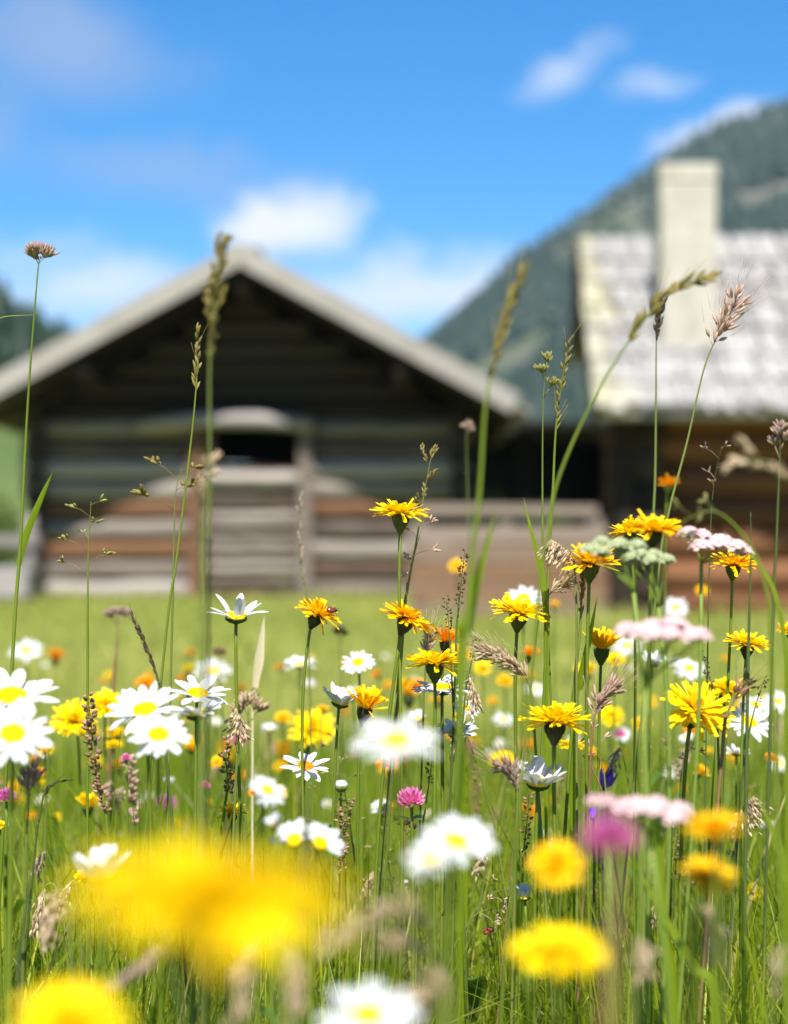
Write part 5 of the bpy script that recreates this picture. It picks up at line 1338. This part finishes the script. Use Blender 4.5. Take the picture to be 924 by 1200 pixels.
stalk('blurred mauve grass spike before the huge yellow bloom foot', [(138, 1156), (160, 1138), (182, 1124), (196, 1120), (206, 1160)], 0.66, 'spike', 70, ('dark_stem', 'seed_mauve'), r=.001, dens=1.5, size=.85)
stalk('large blurred tan panicle hanging under the huge yellow bloom', [(280, 1170), (290, 1120), (312, 1100), (330, 1110), (336, 1190)], 0.56, 'nod', 70, OT, r=.0008, dens=.8, size=.7)
stalk('blurred tan panicle with loose grains beside the near white daisy', [(346, 1165), (348, 1125), (336, 1105), (326, 1120), (322, 1190)], 0.56, 'nod', 60, OT, r=.0008, dens=.7, size=.7)
stalk('blurred tan grass spray sweeping up from the huge bloom', [(414, 1088), (398, 1102), (376, 1116), (352, 1150), (346, 1200)], 0.58, 'brush', 60, OT, r=.0008, dens=.4, size=.7)
stalk('blurred tan arching grass above the near white daisy', [(455, 1066), (480, 1070), (505, 1100), (520, 1150), (524, 1210)], 0.6, 'brush', 70, OT, r=.0008, dens=.45, size=.7)
stalk('blurred tan grass head low beside the near white daisy', [(468, 1108), (492, 1112), (512, 1140), (518, 1200)], 0.6, 'brush', 40, OT, r=.0008, dens=.4, size=.7)
stalk('blurred pink-tan grass at the bottom edge right of the near daisy', [(500, 1168), (520, 1160), (530, 1190), (532, 1230)], 0.58, 'brush', 40, OT, r=.0008, dens=.5, size=.7)
stalk('blurred tan seed head hanging under the tipped golden hawkbit', [(838, 1100), (836, 1070), (822, 1055), (812, 1080), (808, 1140)], 0.66, 'nod', 46, OT, r=.001, dens=1.2, size=.75)
stalk('blurred pale seed head under the large yellow blur', [(754, 1118), (750, 1098), (744, 1110), (742, 1170)], 0.66, 'nod', 26, OT, r=.001, dens=.7, size=.75)
stalk('large blurred brown column of grass under the magenta clover', [(722, 1015), (722, 1060), (718, 1110), (712, 1180)], 0.44, 'spike', 130, ('brown_stem', 'seed_mauve'), r=.0014, dens=.5, size=.6, spread=.5)
stalk('blurred tan spike by the bottom corner near the frame edge', [(912, 1120), (908, 1160), (904, 1210)], 0.62, 'spike', 70, OT, r=.001, dens=.7, size=.8)
stalk('small brown tipped stalk under the pink clover head', [(476, 966), (475, 985), (472, 1020), (470, 1060)], 1.12, 'cocksfoot', 14, ('brown_stem', 'seed_dark'), r=.0012, size=.6, dens=.6)
stalk('dark arched grass tip above the low yellow bowl', [(78, 914), (64, 918), (52, 932), (46, 960), (40, 1010)], 1.04, 'spike', 50, ('dark_stem', 'seed_dark'), r=.0008, dens=.8, size=.6, spread=.4)
stalk('tall dark thin stem in the near bottom corner', [(40, 1010), (34, 1050), (24, 1110), (20, 1180)], 0.86, 'none', 1, ('dark_stem', 'seed_dark'), r=.0014)
stalk('fuzzy mauve seed head under the twin daisies', [(36, 912), (34, 930), (32, 970), (30, 1030)], 0.95, 'brush', 24, ('olive_stem', 'seed_mauve'), r=.0009, dens=1.2, size=.9)
stalk('straw-coloured bent stem with pale tips across the green', [(600, 1040), (575, 1048), (556, 1070), (540, 1100), (526, 1130)], 1.12, 'airy', 34, ('olive_stem', 'seed_tan'), r=.0006, size=.8)
stalk('pale loose grass spray beside the bent straw stem', [(590, 1070), (574, 1066), (556, 1074), (546, 1100), (540, 1160)], 1.12, 'airy', 34, ('olive_stem', 'seed_tan'), r=.0006, size=.8)
stalk('dry straw stem curving over the violet bellflower', [(664, 850), (680, 880), (694, 900), (706, 930), (716, 980)], 1.1, 'none', 1, ('brown_stem', 'seed_tan'), r=.0007)
stalk('airy brown panicle before the low saucer daisy', [(826, 862), (806, 880), (800, 900), (796, 950)], 1.2, 'airy', 50, ('dark_stem', 'seed_dark'), r=.0006, size=.85)
stalk('mauve tangled grass head next to the upright cup daisy', [(592, 900), (600, 908), (606, 925), (606, 960), (604, 1020)], 1.0, 'brush', 34, ('olive_stem', 'seed_mauve'), r=.0009, dens=1.3, size=.85)
stalk('pale dry sprig by the flat daisy below the hawkbit pair', [(556, 812), (552, 795), (546, 786), (540, 800), (538, 850)], 1.1, 'nod', 24, OT, r=.0007, dens=.5, size=1.0)
stalk('pale dry tuft behind the orange hawkbit cup', [(502, 748), (500, 762), (498, 800), (496, 850)], 1.15, 'brush', 22, OT, r=.0008, dens=.8, size=.9)
stalk('small blurred seed knob before the dark barn side', [(548, 500), (547, 520), (549, 600), (552, 720)], 1.6, 'cocksfoot', 10, ('olive_stem', 'seed_mauve'), r=.0008, size=.8, dens=.6)
stalk('dark closed hawkbit bud stalk behind the beetle hawkbit', [(398, 742), (399, 762), (400, 800), (400, 850)], 1.7, 'cocksfoot', 18, ('dark_stem', 'seed_dark'), r=.001, size=1.0, dens=.8, spread=.5)
stalk('rusty closed bud stalk beside the cream pod', [(256, 766), (258, 785), (260, 820), (262, 880)], 1.6, 'cocksfoot', 14, ('dark_stem', 'seed_rust'), r=.001, size=.9, dens=.8, spread=.5)

# cream sheath and tall single leaf blades, the ladybird's blade, the plantain leaf
def blade_thing(label, pts, wpx, d, mat, name='grass_leaf', cat='grass leaf', fade=0.6):
    d = near(d)
    W = [at(x, y, d) for x, y in pts]
    root = Vector((W[-1].x, W[-1].y + .01, 0)); root.z = ground_z(root.y)
    W2 = W + [W[-1].lerp(root, .5), root]
    P = [p - root for p in catmull(W2, 7)]; k = len(P)
    mb = MB(); w_ = wpx * d / F / 2
    wd = [w_ * min(1.0, 0.04 + (i / (k * 0.35))) * (1 if i < k * fade else max(.2, 1 - 1.6 * (i - k * fade) / (k * (1 - fade)))) for i in range(k)]
    mb.ribbon(P, wd, Vector((1, .35, 0)), fold=.35)
    o = mb.build(name, M[mat], None, root)
    return tag(o, label, cat, 'single grass leaves')
blade_thing('cream-coloured dry pointed sheath standing in the lawn', [(310, 722), (307, 745), (303, 775), (299, 805), (296, 850)], 13, 1.25, 'dry_leaf', fade=0.3)
blade_thing('broad blurred green grass leaf beside the thick leaning stalk', [(582, 596), (570, 640), (556, 690), (546, 740), (540, 800)], 13, 0.8, 'grass')
blade_thing('sharp narrow green grass leaf pointing up beside the twin stems', [(614, 583), (622, 620), (632, 660), (640, 720), (640, 800)], 8, 1.1, 'grass')
blade_thing('curved green grass leaf arching at the frame edge', [(848, 622), (880, 650), (906, 690), (920, 760), (922, 850)], 6, 0.98, 'grass')
blade_thing('upright dark green grass leaf under the shaggy golden hawkbit', [(700, 700), (692, 740), (680, 800), (672, 860)], 10, 1.1, 'grass')
blade_thing('light green blade carrying the red-black beetle', [(568, 1100), (563, 1120), (558, 1145), (553, 1185)], 7, 1.14, 'grass')
blade_thing('tall soft green leaf crossing behind the magenta clover', [(770, 900), (772, 980), (776, 1080), (790, 1200)], 12, 0.85, 'grass')
blade_thing('long blurred green leaf slanting over the bottom corner', [(740, 1000), (770, 1060), (810, 1130), (840, 1200)], 12, 0.85, 'grass')
blade_thing('curving broad green leaf at the frame edge by the tan head', [(884, 930), (904, 970), (918, 1020), (924, 1090)], 12, 0.9, 'grass')
blade_thing('narrow bright grass leaf standing behind the pink clover', [(541, 855), (543, 890), (544, 930), (544, 1000)], 9, 1.12, 'grass')
blade_thing('dark green pointed leaf leaning by the bottom edge centre', [(880, 1150), (860, 1110), (845, 1090), (830, 1120), (824, 1180)], 9, 1.15, 'grass')
beetle(at(572, 1092, 1.132), 7.0 * 1.14 / F, Vector((0.1, -0.75, 0.65)), Vector((0.8, 0.1, 0.5)), 'ladybird', 'tiny red-black beetle on the tip of a green blade', 'ladybird')

def broad_leaf(label, base_px, tip_px, d, wpx):
    b, t = at(*base_px, d), at(*tip_px, d - .02)
    root = Vector((b.x + .01, b.y + .02, ground_z(b.y)))
    e = empty('broad_leaf_plant', root, label, 'leafy plant')
    mb = MB(); n = 9; P = [b.lerp(t, i / n) + Vector((0, 0, .25 * (t - b).length * math.sin(math.pi * i / n))) - root for i in range(n + 1)]
    w_ = wpx * d / F / 2
    mb.ribbon(P, [w_ * (0.15 + .95 * math.sin(math.pi * min(1, (i + .5) / (n + .6))) ** .7) for i in range(n + 1)], Vector((1, -.6, .2)), fold=.22)
    mb.build('leaf', M['leaf'], e)
    sm = MB(); sm.tube(bez(Vector((0, 0, 0)), Vector((0, 0, .05)), (b - root) * .8, b - root, 6), .0012, 6); sm.build('stem', M['stem'], e)
broad_leaf('grey-green hairy leaf bent over near the bottom edge', (545, 1195), (556, 1148), 1.14, 38)
broad_leaf('broad fresh green leaf low in the shaded corner', (60, 1170), (22, 1100), 1.3, 60)
broad_leaf('broad textured leaf at the bottom corner beside the yellow blur', (-5, 1230), (12, 1150), 1.2, 50)
broad_leaf('dark green leaf low between the bottom grass stems', (690, 1150), (735, 1100), 1.4, 50)

# ------------------------------------------------------------------ grass that nobody could count
def grass(name, mat, X, Y, H, Wd, lean, seg, label, tint, curl=1.0):
    n = len(X); k = seg + 1
    az = nrg.uniform(0, 2 * np.pi, n); tw = nrg.uniform(0, np.pi, n)
    t = np.linspace(0, 1, k)[None, :]
    bend = lean[:, None] * H[:, None] * (t ** (1.4 + 0.9 * nrg.random(n))[:, None]) * curl
    zz = H[:, None] * (t - 0.28 * np.clip(lean[:, None], 0, 1) * t ** 3)
    px_ = X[:, None] + np.cos(az)[:, None] * bend; py_ = Y[:, None] + np.sin(az)[:, None] * bend
    z0 = gz_np(X, Y)[:, None]
    wv = Wd[:, None] * 0.5 * np.clip(np.minimum(0.65 + 0.7 * t, 1.0) * (1 - t ** 2.2) ** 0.8, 0.02, 1)
    tz = tw[:, None] + t * nrg.uniform(-0.9, 0.9, n)[:, None]
    sx_, sy_ = np.cos(tz), np.sin(tz)
    v = np.empty((n, k, 3, 3), np.float32)
    fx, fy = -sy_ * wv * 0.35, sx_ * wv * 0.35          # a shallow keel along the middle
    for j, s in enumerate((-1, 0, 1)):
        v[:, :, j, 0] = px_ + s * sx_ * wv + (fx if s == 0 else 0)
        v[:, :, j, 1] = py_ + s * sy_ * wv + (fy if s == 0 else 0)
        v[:, :, j, 2] = z0 + zz
    base = (np.arange(n) * k * 3)[:, None, None]
    r_ = np.arange(seg)[None, :, None] * 3
    c_ = np.arange(2)[None, None, :]
    a = base + r_ + c_
    f = np.stack([a, a + 1, a + 4, a + 3], -1).reshape(-1)
    me = bpy.data.meshes.new(name); nf = n * seg * 2
    me.vertices.add(n * k * 3); me.vertices.foreach_set('co', v.reshape(-1))
    me.loops.add(nf * 4); me.loops.foreach_set('vertex_index', f.astype(np.int32))
    me.polygons.add(nf); me.polygons.foreach_set('loop_start', np.arange(nf, dtype=np.int32) * 4)
    me.polygons.foreach_set('use_smooth', np.ones(nf, dtype=bool))
    me.update(calc_edges=True); me.validate()
    at_ = me.attributes.new('tint', 'FLOAT', 'POINT'); at_.data.foreach_set('value', np.repeat(tint, k * 3).astype(np.float32))
    me.materials.append(M[mat])
    o = bpy.data.objects.new(name, me); COL.objects.link(o)
    return tag(o, label, 'grass', None, 'stuff')

OPEN = [at(*q) for q in ((615, 1051, 1.08), (631, 917, 1.04), (482, 940, 1.05), (273, 950, 1.12), (358, 898, 1.12), (448, 947, 1.4), (863, 882, 1.3), (535, 858, 1.14), (545, 828, 1.2), (572, 1092, 1.13))]
def thin(x, y, h):
    """the sward is shorter where a low bloom stands open to the light"""
    for p in OPEN:
        m = (np.abs(x - p.x) < 0.035) & (y > p.y - 0.22) & (y < p.y + 0.02)
        h = np.where(m, np.minimum(h, max(.06, p.z - 0.035)), h)
    return h
def field(n, y0, y1, side0, side1):
    y = nrg.uniform(y0, y1, n)
    x = nrg.uniform(-1, 1, n) * (side0 + (side1 - side0) * (y - y0) / (y1 - y0))
    return x, y
def clump(x, y, s, m):
    """draws the blades together into tufts"""
    cx_ = nrg.integers(0, len(x), len(x)); w_ = nrg.random(len(x)) < m
    x = np.where(w_, x[cx_ // 9 * 9 % len(x)] + nrg.normal(0, s, len(x)), x); y = np.where(w_, y[cx_ // 9 * 9 % len(y)] + nrg.normal(0, s, len(y)), y)
    return x, y
# more flowering stems of the same three kinds, alike enough that nothing tells one from the next
FILL = [('slender stem with tan drooping grains among the deep meadow grass', 'nod', 22, OT, .8), ('thin stem with rusty seed beads among the deep meadow grass', 'beads', 60, BR, .95),
        ('fine green stem with airy open seeds among the deep meadow grass', 'airy', 60, SG, .9)]
fr = random.Random(21)
for i in range(120):
    lab, sty, hd, mt_, sz = FILL[i % 3]
    d_ = fr.uniform(1.15, 2.3); px_ = fr.uniform(-40, 964); py_ = fr.uniform(838, 1060); k_ = fr.uniform(-45, 45)
    bow = [(px_ - 10, py_ + 16), (px_, py_)] if sty == 'nod' else [(px_, py_)]
    stalk(lab, bow + [(px_ + k_ * .3 + 4, py_ + 40), (px_ + k_ * .7 + 4, py_ + 90), (px_ + k_ + 4, py_ + 140)], d_, sty, hd, mt_, r=.0008, dens=.8, size=sz, seed=500 + i,
          group='grass stems alike in the deep meadow: ' + mt_[1].split('_')[1])
for i in range(58):
    px_ = fr.uniform(-30, 954); py_ = fr.uniform(790, 965) if px_ > 300 else fr.uniform(850, 965)
    hawk(px_, py_, fr.uniform(15, 30), fr.uniform(1.3, 2.5), fr.uniform(5, 40), fr.uniform(-30, 30), fr.choice(['open', 'cup', 'droop', 'closed', 'ragged', 'cup']), fr.choice(['yellow', 'gold', 'gold', 'orange']),
         'small soft hawkbit sunk deep among the meadow grass blades', calyx=fr.choice(['calyx', 'calyx_dark']))
for i in range(34):
    hawk(fr.uniform(-60, 984), fr.uniform(768, 850), fr.uniform(11, 20), fr.uniform(2.0, 3.2), fr.uniform(5, 40), fr.uniform(-30, 30), fr.choice(['open', 'cup', 'closed', 'ragged']), fr.choice(['yellow', 'gold', 'gold', 'orange']),
         'tiny hazy hawkbit where the tall meadow meets the pale lawn')
for i in range(16):
    daisy(fr.uniform(-60, 984), fr.uniform(768, 850), fr.uniform(14, 24), fr.uniform(2.0, 3.0), fr.uniform(5, 35), fr.uniform(-20, 20), fr.choice(['flat', 'mild', 'cup']), 'tiny hazy daisy where the tall meadow meets the pale lawn')
for i in range(24):
    px_ = fr.uniform(-60, 984); py_ = fr.uniform(800, 985)
    daisy(px_, py_, fr.uniform(18, 30), fr.uniform(1.35, 2.4), fr.uniform(5, 35), fr.uniform(-20, 20), fr.choice(['flat', 'mild', 'cup']), 'small soft daisy sunk deep among the meadow grass blades')
x, y = field(int(GRASS_N), 0.18, 3.2, 0.7, 1.35); x, y = clump(x, y, 0.012, 0.5)
keep = (y > 0.85) | (nrg.random(len(x)) < 0.09); x, y = x[keep], y[keep]; n = len(x)
cap_ = np.clip(0.48 - 0.057 * y, 0.22, 0.42)
h = np.clip(nrg.gamma(7.0, 0.046, n), 0.10, 0.6); h = np.minimum(h, cap_ * nrg.uniform(0.75, 1.06, n))
h = np.where(y < 0.62, np.minimum(h, 0.16 + 0.14 * y), h)
h *= np.clip(1.3 - 0.3 * np.maximum(0, y - 2.4), .4, 1)
h = thin(x, y, h)
grass('meadow_grass', 'grass', x, y, h, nrg.uniform(0.0016, 0.0042, n) * (0.7 + 0.6 * nrg.random(n)), np.abs(nrg.normal(0.14, 0.24, n)), 7,
      'dense tall green meadow grass growing among the flowers', np.clip(nrg.normal(0.42, 0.22, n), 0, 0.9) + (nrg.random(n) < 0.05) * 0.5)
x, y = field(35000, 0.97, 2.1, 0.40, 0.64); n = len(x)
h = np.minimum(nrg.gamma(7.0, 0.042, n), np.clip(0.44 - 0.06 * y, .2, .4) * nrg.uniform(.7, 1.05, n))
h = thin(x, y, h)
grass('fine_meadow_grass', 'grass', x, y, h, nrg.uniform(0.0011, 0.0026, n), np.abs(nrg.normal(0.25, 0.4, n)), 8, 'thin bright green grass blades standing between the sharp flowers', np.clip(nrg.normal(0.62, 0.28, n), 0, 0.92) + (nrg.random(n) < 0.06) * 0.4)
n = 3400; x, y = field(n, 0.97, 2.7, 0.42, 0.85)
h = nrg.uniform(0.2, 0.42, n) * np.clip(1.12 - 0.13 * y, .6, 1)
h = thin(x, y, h)
grass('leaning_grass_stems', 'grass', x, y, h, nrg.uniform(0.0008, 0.0015, n), np.abs(nrg.normal(0.75, 0.35, n)), 12, 'thin green and straw-coloured grass stems leaning and tangling through the meadow', np.where(nrg.random(n) < .3, 0.99, nrg.uniform(.3, .9, n)))
x, y = field(30000, 0.3, 3.4, 0.7, 1.4); n = len(x)
h = nrg.uniform(0.06, 0.25, n)
grass('meadow_undergrowth', 'grass', x, y, h, nrg.uniform(0.002, 0.006, n), np.abs(nrg.normal(0.6, 0.4, n)), 6, 'short tangled green undergrowth beneath the tall meadow grass', np.clip(nrg.normal(0.6, 0.22, n), 0, 0.92))
x, y = field(42000, 2.9, 8.5, 1.2, 3.6); n = len(x)
h = nrg.uniform(0.06, 0.15, n) * (1 + 0.3 * tuft(x, y)) * np.clip(1.5 - 0.25 * (y - 2.9), 0.7, 1.5)
xb, yb = field(60000, 8.0, 27.5, 3.4, 9.5); nb = len(xb); hb = nrg.uniform(0.06, 0.13, nb) * (1 + 0.9 * tuft(xb, yb)) * (1 + 2.6 * (nrg.random(nb) < .45) * np.clip(.3 + tuft(xb * 2.3, yb), 0, 1.2) * np.clip(1 - np.abs(np.where(xb < 0.9, 25.6, np.where(xb < 1.95, 17.0, 17.7)) - yb) / 0.5, 0, 1))
grass('lawn_grass', 'lawn', np.concatenate([x, xb]), np.concatenate([y, yb]), np.concatenate([h, hb]), np.concatenate([nrg.uniform(.003, .007, n), nrg.uniform(.010, .022, nb)]),
      np.abs(nrg.normal(0.4, 0.25, n + nb)), 3, 'sunlit pale green pasture between the flowers and the huts',
      np.clip(0.5 + 0.22 * wob(np.concatenate([x, xb]) * 1.0, np.concatenate([y, yb]), 0.9) / 2 + nrg.normal(0, .25, n + nb), 0, 1))
# low broad leaves between the stems
lb = MB()
for i in range(1500):
    yv = rnd.uniform(0.6, 3.0); xv = rnd.uniform(-1, 1) * (.5 + .28 * yv)
    p = Vector((xv, yv, ground_z(yv) + rnd.uniform(.02, .17) * (1 if yv > 0.9 else .5))); a = rnd.uniform(0, 6.28); l = rnd.uniform(.02, .06)
    dv = Vector((math.cos(a), math.sin(a), rnd.uniform(.1, .9))).normalized(); sd = Vector((-math.sin(a), math.cos(a), rnd.uniform(-.3, .3)))
    lb.tube([Vector((xv + rnd.uniform(-.02, .02), yv, ground_z(yv) - .01)), p], .0007, 4)
    lb.ribbon([p, p + dv * l * .3, p + dv * l * .6, p + dv * l * .85 - Vector((0, 0, .15 * l)), p + dv * l - Vector((0, 0, .3 * l))], [.1 * l, .26 * l, .3 * l, .2 * l, .02 * l], sd, fold=.25)
tag(lb.build('leafy_ground_cover', M['leaf']), 'small broad green leaves growing low between the grass stems', 'ground cover', None, 'stuff')
